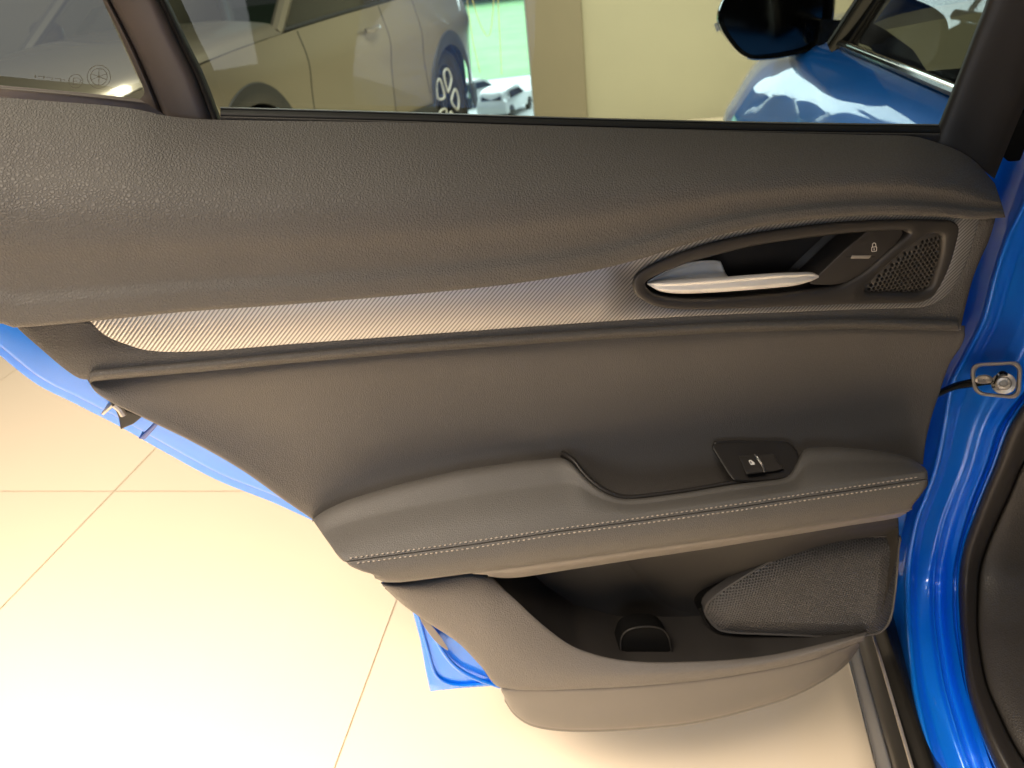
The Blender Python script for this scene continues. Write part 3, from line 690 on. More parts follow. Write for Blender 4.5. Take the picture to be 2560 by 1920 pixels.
# pressed flange and rubber seal at the lower rear corner
bm = bmesh.new(); tube(bm, [D(x, y, -.058) for x, y in crs([(1045, 1535), (1068, 1620), (1092, 1690), (1140, 1712), (1240, 1706)], 30)], .0022, 8); ob('flange', bm, M_blue, shell)
bm = bmesh.new(); tube(bm, [D(x, y, -.054) for x, y in crs([(1060, 1540), (1085, 1590), (1115, 1640), (1150, 1675), (1200, 1700), (1250, 1716)], 30)], .0030, 8); ob('flange', bm, M_blue, shell)
netob('door_seal', [[(x, y, -.034) for x, y in ((1040, 1530), (1075, 1560), (1100, 1590), (1121, 1622))], [(x, y, -.034) for x, y in ((1044, 1533), (1066, 1570), (1092, 1603), (1120, 1624))]], 20, 4, M_ledge, shell, 'b', .001, -.05)
# latch
bm = bmesh.new(); rings(bm, loc2(rnd(z4([(625, 690), (790, 755), (735, 800), (665, 830), (655, 770)]), 3, 2), -.02), edge_prof(-.020, .002, -.06)); latch = ob('latch', bm, M_rub, door)
bm = bmesh.new(); rings(bm, loc2(rnd(z4([(560, 735), (615, 685), (632, 695), (575, 745)]), 2, 2), -.02), edge_prof(-.018, .001, -.05)); ob('latch_plate', bm, M_steel, latch)
bm = bmesh.new(); tube(bm, [D(x, y, -.014) for x, y in z4([(635, 690), (665, 715), (685, 748)])], .0035, 8); ob('latch_claw', bm, M_steel, latch)
slab('drain_slot', rnd(z4([(762, 878), (850, 790), (880, 795), (800, 885)]), 4, 3), -.0345, -.05, .001, mat('blue_dark_paint', (.001, .06, .38), .4, coat=1, var=.04), shell)

# ---- window frame, quarter glass, belt seals, glass
qb = [(-140, 206), (0, 217), (200, 234), (340, 249)]
netob('quarter_frame', [[(x, y, -.046) for x, y in ((-140, 206), (0, 217), (200, 234), (352, 250))], [(x, y, -.042) for x, y in ((-140, 212), (0, 222), (200, 240), (366, 258))], [(x, y, -.050) for x, y in ((-140, 238), (0, 246), (200, 262), (420, 292))]], 40, 10, M_frame, door, 't', .002, -.07)
netob('quarter_frame_side', [[(x, y, -.048) for x, y in ((225, -60), (250, -8), (300, 95), (340, 185), (362, 236))], [(x, y, -.044) for x, y in ((236, -60), (263, -8), (315, 100), (360, 195), (388, 262))], [(x, y, -.052) for x, y in ((244, -60), (271, -8), (324, 100), (372, 195), (402, 285))]], 30, 10, M_frame, door, 'l', .002, -.07) if False else None
rows = [[(225, -60, -.064), (252, -8, -.064), (306, 100, -.064), (345, 190, -.064), (361, 232, -.064), (345, 252, -.064)],
        [(234, -60, -.058), (261, -8, -.058), (316, 100, -.058), (357, 190, -.058), (380, 245, -.058), (392, 282, -.058)],
        [(243, -60, -.064), (270, -8, -.064), (326, 100, -.064), (368, 190, -.064), (395, 255, -.064), (412, 292, -.064)]]
netob('quarter_bead', rows, 30, 12, M_frame, door, 'l', .002, -.089)
rows = [[(240, -60, -.066), (268, -8, -.066), (324, 100, -.066), (366, 190, -.066), (410, 300, -.066)],
        [(256, -60, -.050), (286, -8, -.050), (340, 100, -.050), (384, 190, -.050), (430, 302, -.050)],
        [(330, -60, -.044), (362, -8, -.044), (412, 100, -.044), (455, 190, -.044), (500, 304, -.044)],
        [(352, -60, -.048), (385, -8, -.048), (436, 100, -.048), (480, 190, -.048), (524, 306, -.048)],
        [(362, -60, -.060), (395, -8, -.060), (446, 100, -.060), (490, 190, -.060), (534, 306, -.060)]]
netob('divider_pillar', rows, 40, 26, M_frame, door, vpos=[0, .5, 2, 2.6, 3])
bm = bmesh.new()
rows = [[(358, -60, -.064), (392, -8, -.064), (443, 100, -.064), (488, 190, -.064), (534, 306, -.064)], [(372, -60, -.058), (405, -8, -.058), (456, 100, -.058), (500, 190, -.058), (546, 306, -.058)], [(384, -60, -.069), (416, -8, -.069), (468, 100, -.069), (512, 190, -.069), (556, 306, -.069)]]
netob('window_seal', rows, 30, 10, M_rub, door, 'r', .002, -.094)
bl = [(551, 276), (1000, 288), (1280, 297), (1600, 306), (1900, 313), (2150, 317), (2350, 319)]
netob('belt_seal', [[(x, y-9, -.071) for x, y in bl], [(x, y-6, -.066) for x, y in bl], [(x, y-2, -.070) for x, y in bl]], 60, 8, mat('belt_lip', (.16, .16, .14), .35, var=.08), door)
netob('belt_seal', [[(x, y-4, -.068) for x, y in bl], [(x, y+4, -.058) for x, y in bl], [(x, y+12, -.056) for x, y in bl], [(x, y+30, -.070) for x, y in bl]], 60, 10, M_rub, door)
netob('belt_seal', [[(x, y+12, -.060) for x, y in bl], [(x, y+18, -.052) for x, y in bl], [(x, y+34, -.056) for x, y in bl]], 60, 8, M_band, door)
def pane(name, px, off, th=.0036):
    bm = bmesh.new(); p2 = loc2(px, off)
    rings(bm, p2, [(0, off-th), (0, off)]); bmesh.ops.triangle_fill
    return ob(name, bm, M_glass, door, 0)
pane('window_pane', poly([(330, -90), (560, 300), (2390, 340), (2520, -90)], 40), -.088)
pane('quarter_pane', poly([(-200, -90), (-200, 225), (375, 262), (215, -90)], 40), -.074)
# etched approval marks on the quarter glass
M_etch = mat('etched_mark', (.20, .18, .14), .7, var=.1)
def marks(name, lines, wpx, off):
    bm = bmesh.new()
    for l in lines: ribbon(bm, l, off, wpx)
    o = ob(name, bm, M_etch, door, 0); o['kind'] = 'stuff'; return o
def circ(cx, cy, r_, n=28): return [(cx+r_*math.cos(6.2832*k/n), cy+r_*math.sin(6.2832*k/n)) for k in range(n+1)]
marks('glass_mark', [circ(189, 203, 17), [(194, 195), (183, 195), (183, 211), (194, 211)], [(183, 203), (192, 203)], [(197, 197), (203, 200), (198, 207)]], 1.3, -.0735)
marks('glass_mark', [circ(247, 192, 29), circ(247, 192, 21), [(247, 172), (247, 212)], [(229, 185), (265, 199)], [(265, 185), (229, 199)]], 1.2, -.0735)
marks('glass_mark', [[(88+i*7, 190+i*.9), (91+i*7, 190+i*.9)] if i % 3 else [(88+i*7, 188+i*.9), (88+i*7, 194+i*.9)] for i in range(11)], 1.6, -.0735)
# front upright of the window frame
rows = [[(2486, -70, -.066), (2467, 0, -.066), (2432, 90, -.066), (2390, 200, -.066), (2342, 322, -.066), (2328, 352, -.066)],
        [(2494, -70, -.058), (2475, 0, -.058), (2440, 90, -.058), (2398, 200, -.058), (2350, 326, -.058), (2336, 360, -.058)],
        [(2560, -70, -.046), (2545, 0, -.046), (2518, 90, -.046), (2482, 200, -.046), (2430, 336, -.046), (2408, 380, -.046)],
        [(2640, -70, -.040), (2630, 0, -.040), (2600, 90, -.040), (2562, 200, -.040), (2500, 350, -.040), (2470, 425, -.040)],
        [(2668, -70, -.044), (2660, 0, -.044), (2630, 90, -.044), (2588, 200, -.044), (2530, 340, -.044), (2489, 440, -.044)]]
netob('front_upright', rows, 40, 26, M_frameb, door, 'lr', .003, -.09, vpos=[0, .4, 1.6, 3, 3.6])

# ================================================================== THE BLUE CAR (body that the door belongs to)
CO = Vector((0.397, 0, 0)); CYW = R(10.5)
car = empty('blue_car', CO, -CYW, 'bright blue car with door pillar and black sill, right of the open door', 'car')
CF = Vector((math.sin(CYW), math.cos(CYW), 0)); CL = Vector((math.cos(CYW), -math.sin(CYW), 0))
def toc(p): q = p-CO; return Vector((q.dot(CL), q.dot(CF), q.z))    # world -> car: x inboard, y forward, z up
def VC(x, y, Y): return toc(V(x, y, Y))
def YS(y, k=0.0):                                                    # pillar upright, then sill coming towards the camera
    return pchip([-200, 1250, 1400, 1500, 1600, 1700, 1800, 1950], [.87, .87, .86, .825, .765, .705, .648, .575], y)+k
def rail(pts, k): return [(x, y, YS(y, k)) for x, y in pts]
YY = [-60, 150, 300, 430, 520, 600, 690, 800, 895, 960, 1060, 1164, 1241, 1293, 1361, 1423, 1475, 1553, 1604, 1708, 1786, 1864, 1960]
def at(pl): return [(interp([(b, a) for a, b in pl], y), y) for y in YY]
ridge = at([(2690, -60), (2650, 250), (2590, 430), (2557, 512), (2524, 570), (2486, 686), (2457, 797), (2409, 893), (2376, 960), (2358, 1060), (2337, 1164), (2311, 1241), (2290, 1293), (2275, 1361), (2267, 1423), (2265, 1475), (2267, 1553), (2270, 1604), (2281, 1708), (2296, 1786), (2316, 1864), (2350, 1960)])
sealo = at([(2900, -60), (2800, 400), (2720, 600), (2640, 800), (2590, 930), (2539, 1014), (2500, 1060), (2464, 1164), (2433, 1241), (2415, 1293), (2396, 1361), (2384, 1423), (2381, 1475), (2383, 1553), (2390, 1604), (2410, 1708), (2435, 1786), (2461, 1864), (2495, 1960)])
sealm = at([(2930, -60), (2830, 400), (2750, 600), (2670, 800), (2615, 930), (2560, 1000), (2524, 1060), (2484, 1164), (2452, 1241), (2432, 1293), (2408, 1361), (2396, 1423), (2393, 1475), (2396, 1553), (2401, 1604), (2412, 1708), (2433, 1786), (2462, 1864), (2505, 1960)])
trim = at([(2960, -60), (2860, 600), (2760, 900), (2620, 1060), (2558, 1164), (2525, 1241), (2501, 1293), (2472, 1361), (2453, 1423), (2448, 1475), (2446, 1553), (2449, 1604), (2468, 1708), (2500, 1786), (2538, 1864), (2600, 1960)])
def shift(pl, d): return [(x+d, y) for x, y in pl]
def mixr(a, b, t): return [(lerp(p[0], q[0], t), p[1]) for p, q in zip(a, b)]
def hi(pl, f, k0): return [(x, y, YS(y, k0+f(y))) for x, y in pl]
hump = lambda y: math.exp(-((y-1600)/260)**2)
def lcl(d): return [(max(x+d, 2205+.3316*(y-1537)+4+(170+d)*.05) if y > 1480 else x+d, y) for x, y in ridge]
rows = [rail(lcl(-170), .13), rail(lcl(-70), .07), rail(lcl(-16), .020), rail(shift(ridge, -5), .008), rail(ridge, .0), rail(shift(ridge, 8), -.003),
        hi(mixr(ridge, sealo, .25), lambda y: .010, 0), hi(mixr(ridge, sealo, .5), lambda y: .012-.008*hump(y), 0), hi(mixr(ridge, sealo, .60), lambda y: .010-.016*hump(y), 0), hi(mixr(ridge, sealo, .70), lambda y: .008+.004*hump(y), 0),
        rail(mixr(ridge, sealo, .90), -.004), rail(sealo, -.010), rail(mixr(sealo, sealm, .3), .002), rail(mixr(sealo, sealm, .55), .004), rail(mixr(sealo, sealm, .8), -.010), rail(shift(sealm, 3), -.012), rail(shift(sealm, 40), .01)]
pill_ = netob('door_pillar', rows, 150, 96, M_blue, car, '', proj=VC, vpos=[0, 1, 1.8, 2.1, 2.3, 2.6, 4, 5, 5.5, 6, 7.2, 7.6, 7.9, 8.1, 8.4, 8.6, 9.2])
rows = [rail(shift(sealm, 2), .002), rail(shift(sealm, 5), -.022), rail(mixr(sealm, trim, .45), -.034), rail(mixr(sealm, trim, .85), -.028), rail(shift(trim, -5), -.014), rail(shift(trim, -2), .01)]
netob('rubber_seal', rows, 120, 30, mat('seal_rubber', (.030, .026, .024), .5, var=.15, vscale=30, bump=('noise', 500, .0002, .3)), car, '', proj=VC)
rows = [rail(shift(trim, -4), .0), rail(shift(trim, 1), -.018), rail(shift(trim, 10), -.022), rail(shift(trim, 60), -.030), rail(shift(trim, 170), -.034), rail(shift(trim, 300), -.02)]
netob('pillar_trim', rows, 120, 40, mat('pillar_trim_plastic', (.055, .049, .044), .42, var=.12, vscale=25, bump=('grain', 300, .0005, .5)), car, '', proj=VC, vpos=[0, .4, .8, 2, 4, 6])
# check strap hardware on the pillar
zp = lambda l: [(2100+x*.4822, 300+y*.4822) for x, y in l]
kY = .838
fr = rnd(zp([(668, 1262), (948, 1248), (936, 1450), (690, 1425)]), 30, 8)
bm = bmesh.new(); pts = [VC(x, y, kY) for x, y in fr]
nI = []; cxf = sum(p[0] for p in fr)/len(fr); cyf = sum(p[1] for p in fr)/len(fr)
prof = [(1.0, .014), (1.0, -.004), (.97, -.009), (.86, -.009), (.81, -.002), (.80, .014)]
gg = [[VC(cxf+(x-cxf)*s_, cyf+(y-cyf)*s_, kY+dy) for x, y in fr] for s_, dy in prof]
grid(bm, gg, wrap=True); ob('strap_frame', bm, M_steel, car)
bc = zp([(848, 1366)])[0]; B0 = VC(bc[0], bc[1], kY-.004); Bd = (toc(CAM)-B0).normalized(); qM = Matrix.Translation(B0) @ Vector((0, 1, 0)).rotation_difference(Bd).to_matrix().to_4x4()
bm = bmesh.new(); lathe(bm, [(0, .004), (.0040, .004), (.0045, .0100), (.0075, .0105), (.0088, .009), (.0090, .003), (.0135, .002), (.0140, -.001), (.0140, -.02)], 24, qM)
ob('strap_bolt', bm, M_steel, car)
cl = crs(zp([(790, 1390), (800, 1350), (815, 1315), (840, 1300), (870, 1312), (885, 1350), (880, 1385), (850, 1400)]), 24, True)
bm = bmesh.new(); grid(bm, [[VC(x, y, kY+.012) for x, y in cl], [VC(x, y, kY-.002) for x, y in cl], [VC(lerp(x, bc[0], .25), lerp(y, bc[1], .25), kY-.004) for x, y in cl]], True); ob('strap_clevis', bm, M_gloss, car)
# strap arm belongs to the door
hinv = Matrix.Rotation(-PHI, 4, 'Z')
def VD(x, y, Y): return hinv @ (V(x, y, Y)-HINGE)
at_ = zp([(440, 1440), (520, 1395), (600, 1360), (690, 1338), (760, 1322), (800, 1345)]); ab_ = zp([(440, 1480), (520, 1435), (600, 1400), (680, 1388), (750, 1375), (800, 1372)])
ks = [.80, .815, .825, .835, .84, .845]
rows = [[(x, y+2, k+.006) for (x, y), k in zip(at_, ks)], [(x, y, k) for (x, y), k in zip(at_, ks)], [(lerp(a[0], b[0], .5), lerp(a[1], b[1], .5), k-.006) for a, b, k in zip(at_, ab_, ks)], [(x, y, k-.002) for (x, y), k in zip(ab_, ks)], [(x, y-2, k+.006) for (x, y), k in zip(ab_, ks)]]
strap = netob('check_strap', rows, 30, 14, M_gloss, door, '', proj=VD)
bm = bmesh.new(); tc_ = crs(zp([(700, 1345), (720, 1325), (765, 1322), (790, 1338), (785, 1360), (745, 1368), (708, 1362)]), 24, True)
cx_, cy_ = zp([(745, 1345)])[0]
grid(bm, [[VD(x, y, .845) for x, y in tc_], [VD(x, y, .828) for x, y in tc_], [VD(lerp(x, cx_, .3), lerp(y, cy_, .3), .826) for x, y in tc_], [VD(lerp(x, cx_, .95), lerp(y, cy_, .95), .827) for x, y in tc_]], True); ob('strap_end', bm, M_steel, strap)
# hinge bracket up by the window frame
hg = [(2500, 384), (2513, 352), (2528, 345), (2540, 310), (2556, 275), (2600, 240), (2620, 330), (2570, 350), (2550, 402), (2520, 404)]
bm = bmesh.new(); grid(bm, [[VC(x, y, .87) for x, y in rnd(hg, 6, 3)], [VC(x, y, .845) for x, y in rnd(hg, 6, 3)]], True); fill(bm, [[v for v in bm.verts][-len(rnd(hg, 6, 3)):]]); ob('hinge_bracket', bm, M_gloss, car)
# sill: blue foot, black cladding with pale seam, grey protective strip
M_sillb = mat('sill_black', (.010, .010, .010), .30, spec=.25, var=.1, vscale=40)
def GC(x, y, z): return toc(G(x, y, z))
def gnet(name, rows, nu, nv, mt, vpos=None):
    bm = bmesh.new(); grid(bm, [[GC(*p) for p in r_] for r_ in netgrid(rows, nu, nv, vpos)]); return ob(name, bm, mt, car, 50)
def ln(a, b, z): return [(lerp(a[0], b[0], t), lerp(a[1], b[1], t), z) for t in (-.5, 0, .33, .66, 1, 1.3)]
gnet('black_sill', [ln((2148, 1620), (2235, 1925), .245), ln((2156, 1612), (2240, 1920), .262), ln((2164, 1600), (2262, 1920), .285), ln((2188, 1572), (2300, 1920), .315), ln((2205, 1537), (2332, 1920), .335), ln((2225, 1530), (2352, 1920), .32), ln((2250, 1500), (2385, 1920), .24)], 30, 24, M_sillb)
bm = bmesh.new(); grid(bm, [[GC(*p) for p in ln((2172, 1563), (2276, 1922), .302)], [GC(*p) for p in ln((2174, 1563), (2279, 1922), .309)], [GC(*p) for p in ln((2180, 1563), (2285, 1922), .309)], [GC(*p) for p in ln((2182, 1563), (2287, 1922), .302)]]); ob('sill_seam', bm, M_steel, car)
gnet('sill_strip', [ln((2122, 1656), (2190, 1922), .17), ln((2126, 1656), (2194, 1922), .19), ln((2146, 1625), (2226, 1920), .205), ln((2150, 1622), (2231, 1920), .19), ln((2154, 1622), (2238, 1920), .15)], 20, 16, mat('grey_strip', (.20, .195, .19), .45, var=.06, vscale=20))
for a, b, z in (((2124, 1656), (2192, 1922), .193), ((2150, 1622), (2233, 1920), .2)):
    bm = bmesh.new(); tube(bm, [GC(*p) for p in ln(a, b, z)], .0026, 8); ob('strip_edge', bm, M_chrome, car)
# ---- rear half of the car, beside the camera: it only shows in reflections and as shade
cn = [[(.02, y, z) for y, z in ((-2.4, .35), (-1.8, .30), (-1.0, .33), (-.3, .36), (.2, .36))]]
def cnet0(name, rows, nu, nv, mt):
    bm = bmesh.new(); grid(bm, netgrid(rows, nu, nv)); return ob(name, bm, mt, car, 40)
cnet0('rear_wing', [[(-.03, -.55, .33), (-.03, -1.2, .30), (.05, -2.4, .35)], [(-.06, -.42, .70), (-.07, -1.2, .75), (.0, -2.4, .75)], [(.0, -.30, 1.08), (.0, -1.2, 1.12), (.10, -2.4, 1.12)], [(.17, -.7, 1.5), (.17, -1.2, 1.5), (.25, -2.2, 1.4)]], 20, 16, M_blue)
cnet0('roof', [[(.15, .9, 1.50), (.15, 0, 1.53), (.17, -.8, 1.52), (.2, -2.2, 1.42)], [(.22, .9, 1.55), (.22, 0, 1.58), (.24, -.8, 1.57), (.3, -2.2, 1.47)], [(.75, .9, 1.60), (.75, 0, 1.63), (.75, -.8, 1.62), (.75, -2.2, 1.52)], [(1.45, .9, 1.52), (1.45, 0, 1.55), (1.45, -.8, 1.54), (1.45, -2.2, 1.45)]], 16, 14, M_blue)
bm = bmesh.new(); box(bm, .16, 1.35, -.75, -.08, .45, .66, None, .05); ob('rear_seat', bm, M_seat, car, 40)
bm = bmesh.new(); box(bm, .16, 1.35, -.95, -.72, .45, 1.25, None, .05); ob('rear_seat_back', bm, M_seat, car, 40)
cnet0('rear_sill', [[(.0, .5, .30), (.0, 0, .30), (.0, -.5, .30)], [(.01, .5, .38), (.01, 0, .38), (.01, -.5, .38)], [(.10, .5, .385), (.10, 0, .385), (.10, -.5, .385)]], 6, 6, M_blue) if False else None
# ---- front half of the car seen through the window (car axes: x inboard, y forward)
def cnet(name, rows, nu, nv, mt, parent=car, vpos=None):
    bm = bmesh.new(); grid(bm, netgrid(rows, nu, nv, vpos)); return ob(name, bm, mt, parent, 40)
ys = [.88, 1.1, 1.35, 1.6, 1.85, 2.1, 2.35, 2.6, 2.8]
nose = [0, 0, 0, 0, 0, .005, .03, .12, .30]
fl = [0, 0, .005, .01, .03, .05, .05, .02, 0]
belt = [1.055, 1.055, 1.055, 1.05, 1.04, 1.02, .99, .95, .90]
cnet('front_wing', [[(-.075+n_, y, .30) for y, n_ in zip(ys, nose)], [(-.085-f+n_, y, .55) for y, n_, f in zip(ys, nose, fl)], [(-.090-f+n_, y, .80) for y, n_, f in zip(ys, nose, fl)], [(-.060-f*.9+n_, y, b-.12) for y, n_, b, f in zip(ys, nose, belt, fl)], [(-.012-f*.4+n_, y, b-.02) for y, n_, b, f in zip(ys, nose, belt, fl)], [(.012+n_, y, b) for y, n_, b in zip(ys, nose, belt)]], 60, 40, M_blue, vpos=[0, 1, 2, 2.8, 3.5, 3.8])
cnet('bonnet', [[(.010+n_, y, b+.001) for y, n_, b in zip(ys[3:], nose[3:], belt[3:])], [(.10+n_*.8, y, b+.045) for y, n_, b in zip(ys[3:], nose[3:], belt[3:])], [(.45+n_*.4, y, b+.07) for y, n_, b in zip(ys[3:], nose[3:], belt[3:])], [(.9, y, b+.08) for y, n_, b in zip(ys[3:], nose[3:], belt[3:])]], 30, 20, M_blue)
bm = bmesh.new(); tube(bm, [(.004, .86, 1.062), (.004, 1.2, 1.062), (.006, 1.50, 1.060), (.012, 1.6, 1.056)], .008, 8); ob('belt_trim', bm, M_gloss, car)
bm = bmesh.new(); tube(bm, [(-.004, .86, 1.070), (-.004, 1.2, 1.070), (-.002, 1.48, 1.068)], .003, 8); ob('belt_chrome', bm, M_chrome, car)
cnet('front_window', [[(.020, .80, 1.06), (.020, 1.2, 1.06), (.022, 1.55, 1.06)], [(.075, .80, 1.25), (.075, 1.15, 1.25), (.085, 1.38, 1.25)], [(.17, .80, 1.45), (.17, 1.0, 1.45), (.17, 1.12, 1.45)]], 12, 10, glassmat('tinted_side_glass', (.35, .38, .38)))
bm = bmesh.new(); tube(bm, [(.02, 1.62, 1.05), (.09, 1.44, 1.25), (.19, 1.16, 1.47)], .028, 10); ob('a_pillar', bm, M_gloss, car)
cnet('windscreen', [[(.03, 1.66, 1.06), (.5, 1.78, 1.08), (1.2, 1.72, 1.08)], [(.20, 1.20, 1.48), (.5, 1.28, 1.50), (1.2, 1.24, 1.50)]], 12, 8, M_glass)
bm = bmesh.new(); box(bm, .10, 1.3, 1.05, 1.58, .45, 1.0, None, .03); ob('dashboard_block', bm, M_seat, car)
for xb in (.36, .95):
    bm = bmesh.new()
    gr_ = [[(xb+math.cos(6.283*k/20)*.24*(.75+.25*math.cos(6.283*k/10))*s_, .98+math.sin(6.283*k/20)*.07*s_+dy, z_) for k in range(20)] for s_, z_, dy in ((.9, .6, 0), (1.0, .85, -.03), (.95, 1.05, -.06), (.7, 1.13, -.08), (.42, 1.15, -.085), (.50, 1.20, -.09), (.52, 1.28, -.10), (.40, 1.34, -.10), (.05, 1.345, -.10))]
    grid(bm, gr_, True); ob('front_seat', bm, M_seat, car, 60)
# door mirror
zm = lambda l: [(1700+x*.3888, y*.3888) for x, y in l]
mo = crs(zm([(235, 130), (248, 50), (300, -50), (420, -150), (700, -190), (900, -170), (990, -80), (992, 90), (960, 220), (880, 318), (700, 368), (520, 388), (430, 380), (360, 335), (300, 262), (258, 195)]), 60, True)
mc = [sum(p[k] for p in mo)/60 for k in (0, 1)]
def mring(s_, Y): return [VC(mc[0]+(x-mc[0])*s_, mc[1]+(y-mc[1])*s_, Y) for x, y in mo]
bm = bmesh.new(); grid(bm, [mring(.05, 1.93), mring(.55, 1.91), mring(.85, 1.86), mring(1.0, 1.78), mring(1.0, 1.735), mring(.97, 1.72), mring(.90, 1.722), mring(.88, 1.74)], True); mir = ob('door_mirror', bm, M_gloss, car, 50)
bm = bmesh.new(); rg = [bm.verts.new(p) for p in mring(.885, 1.738)]; fill(bm, [rg]); ob('mirror_glass', bm, mat('mirror_silver', (.16, .14, .12), .12, metal=1, rvar=.02), mir, 0)
bm = bmesh.new(); q = zm([(218, 152), (250, 145), (268, 195), (235, 205)]); grid(bm, [[VC(x, y, 1.80) for x, y in q], [VC(x, y, 1.75) for x, y in q]], True); bm.faces.new([bm.verts.new(VC(x, y, 1.75)) for x, y in q]); ob('indicator_lens', bm, M_alu, mir, 0)
ar = rnd(zm([(900, 120), (1000, 128), (1200, 128), (1320, 190), (1500, 320), (1640, 540), (1420, 530), (1290, 400), (1220, 300), (1130, 272), (980, 290), (880, 320)]), 8, 3)
bm = bmesh.new(); grid(bm, [[VC(x, y, lerp(1.76, 1.36, (x-2042)/296)) for x, y in ar], [VC(x, y, lerp(1.71, 1.30, (x-2042)/296)) for x, y in ar]], True); fill(bm, [[v for v in bm.verts][-len(ar):]]); ob('mirror_arm', bm, M_gloss, mir, 40)

# ================================================================== CHAMPAGNE SUV beyond the glass
sd = Vector((-.38, -.925, 0)).normalized()              # its nose points towards the camera's left
so = Vector((.925, -.38, 0)).normalized(); RW = G(1126, 255, .39)-so*.12; RW.z = 0   # outward normal of the side we see
suv = empty('suv', RW, math.atan2(sd.y, sd.x), 'champagne SUV parked beyond the window, nose towards the left', 'car')
# suv axes: x forward, y left of travel (= side we see when positive), z up; RW is the rear wheel's foot
suv.scale = (.92, 1.08, 1.08)
sgn = 1 if Vector((-sd.y, sd.x, 0)).dot(so) > 0 else -1
WB = 2.62; YB = -.11                                    # wheelbase; visible flank sits just outside the wheel's plane
def snet(name, rows, nu, nv, mt, vpos=None):
    bm = bmesh.new(); grid(bm, [[(x, sgn*y, z) for x, y, z in r_] for r_ in netgrid(rows, nu, nv, vpos)]); return ob(name, bm, mt, suv, 40)
nx = 161; xs = [-.92+4.42*i/(nx-1) for i in range(nx)]
def arch(x, r_=.40):
    for xw in (0, WB):
        if abs(x-xw) < r_: return .36+math.sqrt(r_*r_-(x-xw)**2)
    return .27
def bulg(x): return .035*(math.exp(-((x)/.5)**2)+math.exp(-((x-WB)/.5)**2))
def endt(x): return .30*max(0, (x-2.95)/.55)**2+.18*max(0, (-.35-x)/.57)**2
def beltz(x): return pchip([-.95, -.3, .6, 1.6, 2.2, 2.8, 3.3, 3.5], [1.12, 1.11, 1.06, 1.02, .99, .95, .88, .80], x)
bm = bmesh.new(); g = []
for v in range(25):
    t = v/24; row = []
    for x in xs:
        zb = arch(x); zt = beltz(x); z = lerp(zb, zt, t)
        yo = pchip([.2, .45, .70, .84, .98, 1.14], [-.03, .0, .012, .03, .0, -.05], z)+bulg(x)*pchip([.3, .7, .8, 1.1], [1, 1, .6, 0], z)-endt(x)
        row.append((x, sgn*(.12+yo), z))
    g.append(row)
grid(bm, g); ob('body_side', bm, M_champ, suv, 50)
# dark cladding along sill and arches
bm = bmesh.new(); g = []
for t in (0, .1, .5, .9, 1):
    g.append([(x, sgn*(.128+.012*(1 if .05 < t < .95 else 0)+bulg(x)-endt(x)), arch(x, .395)+(-.02 if t == 0 else 0)+t*(.075 if arch(x) > .3 else .14)) for x in xs])
grid(bm, g); ob('wheel_arch_trim', bm, M_dark, suv, 50)
bm = bmesh.new(); g = [[(x, sgn*.06, .1+1.0*t) for x in (-.9, 3.4)] for t in (0, .7)]
for xw in (0, WB):
    b_ = bmesh.new(); lathe(b_, [(.43, -.01), (.43, -.40), (0, -.40)], 40, Matrix.Translation((xw, sgn*.10, .36)) @ Matrix.Diagonal((1, sgn, 1, 1))); ob('wheel_well', b_, M_rub, suv)
bm.free()
xt = [2.15, 2.5, 2.9, 3.2, 3.45]
snet('bonnet', [[(x, .12-.01-endt(x), beltz(x)) for x in xt], [(x, .05-endt(x), beltz(x)+.045) for x in xt], [(x, -.30, beltz(x)+.085) for x in xt], [(x, -.95, beltz(x)+.10) for x in xt], [(x, -1.7, beltz(x)) for x in xt]], 30, 24, M_champ)
snet('windscreen', [[(2.12, .06, 1.0), (2.22, -.35, 1.05), (2.25, -.8, 1.06), (2.15, -1.6, 1.0)], [(1.70, .0, 1.28), (1.78, -.35, 1.31), (1.8, -.8, 1.32), (1.7, -1.55, 1.28)], [(1.30, -.1, 1.52), (1.34, -.4, 1.55), (1.35, -.8, 1.56), (1.3, -1.45, 1.52)]], 20, 14, glassmat('suv_glass', (.55, .58, .55)))
snet('side_window', [[(-.5, .055, 1.12), (.3, .075, 1.08), (1.2, .08, 1.045), (2.05, .07, 1.01)], [(-.45, .0, 1.3), (.3, .01, 1.3), (1.1, .01, 1.3), (1.68, .0, 1.28)], [(-.3, -.1, 1.5), (.3, -.09, 1.53), (.9, -.09, 1.53), (1.3, -.1, 1.51)]], 24, 10, M_tglass)
bm = bmesh.new(); tube(bm, [(2.16, sgn*.075, .99), (1.70, sgn*.005, 1.29), (1.29, sgn*-.1, 1.53), (.4, sgn*-.1, 1.57), (-.5, sgn*-.1, 1.53)], .035, 8); ob('roof_rail', bm, M_champ, suv)
bm = bmesh.new(); tube(bm, [(2.16, sgn*-1.62, .99), (1.70, sgn*-1.55, 1.29), (1.29, sgn*-1.46, 1.53)], .035, 8); ob('far_pillar', bm, M_champ, suv)
bm = bmesh.new(); box(bm, 1.55, 2.12, -1.55 if sgn > 0 else -.0, .0 if sgn > 0 else 1.55, .80, .985); ob('dashboard', bm, M_seat, suv, 0)
bm = bmesh.new(); tube(bm, [(x, sgn*(.085), beltz(x)+.006) for x in (-.6, 0, .5, 1.0, 1.5, 2.1)], .012, 8); ob('belt_trim', bm, M_dark, suv)
snet('roof', [[(-.6, -.1, 1.54), (.4, -.1, 1.58), (1.3, -.1, 1.545)], [(-.6, -.8, 1.60), (.4, -.8, 1.64), (1.35, -.8, 1.58)], [(-.6, -1.5, 1.54), (.4, -1.5, 1.58), (1.3, -1.5, 1.53)]], 16, 10, M_champ)
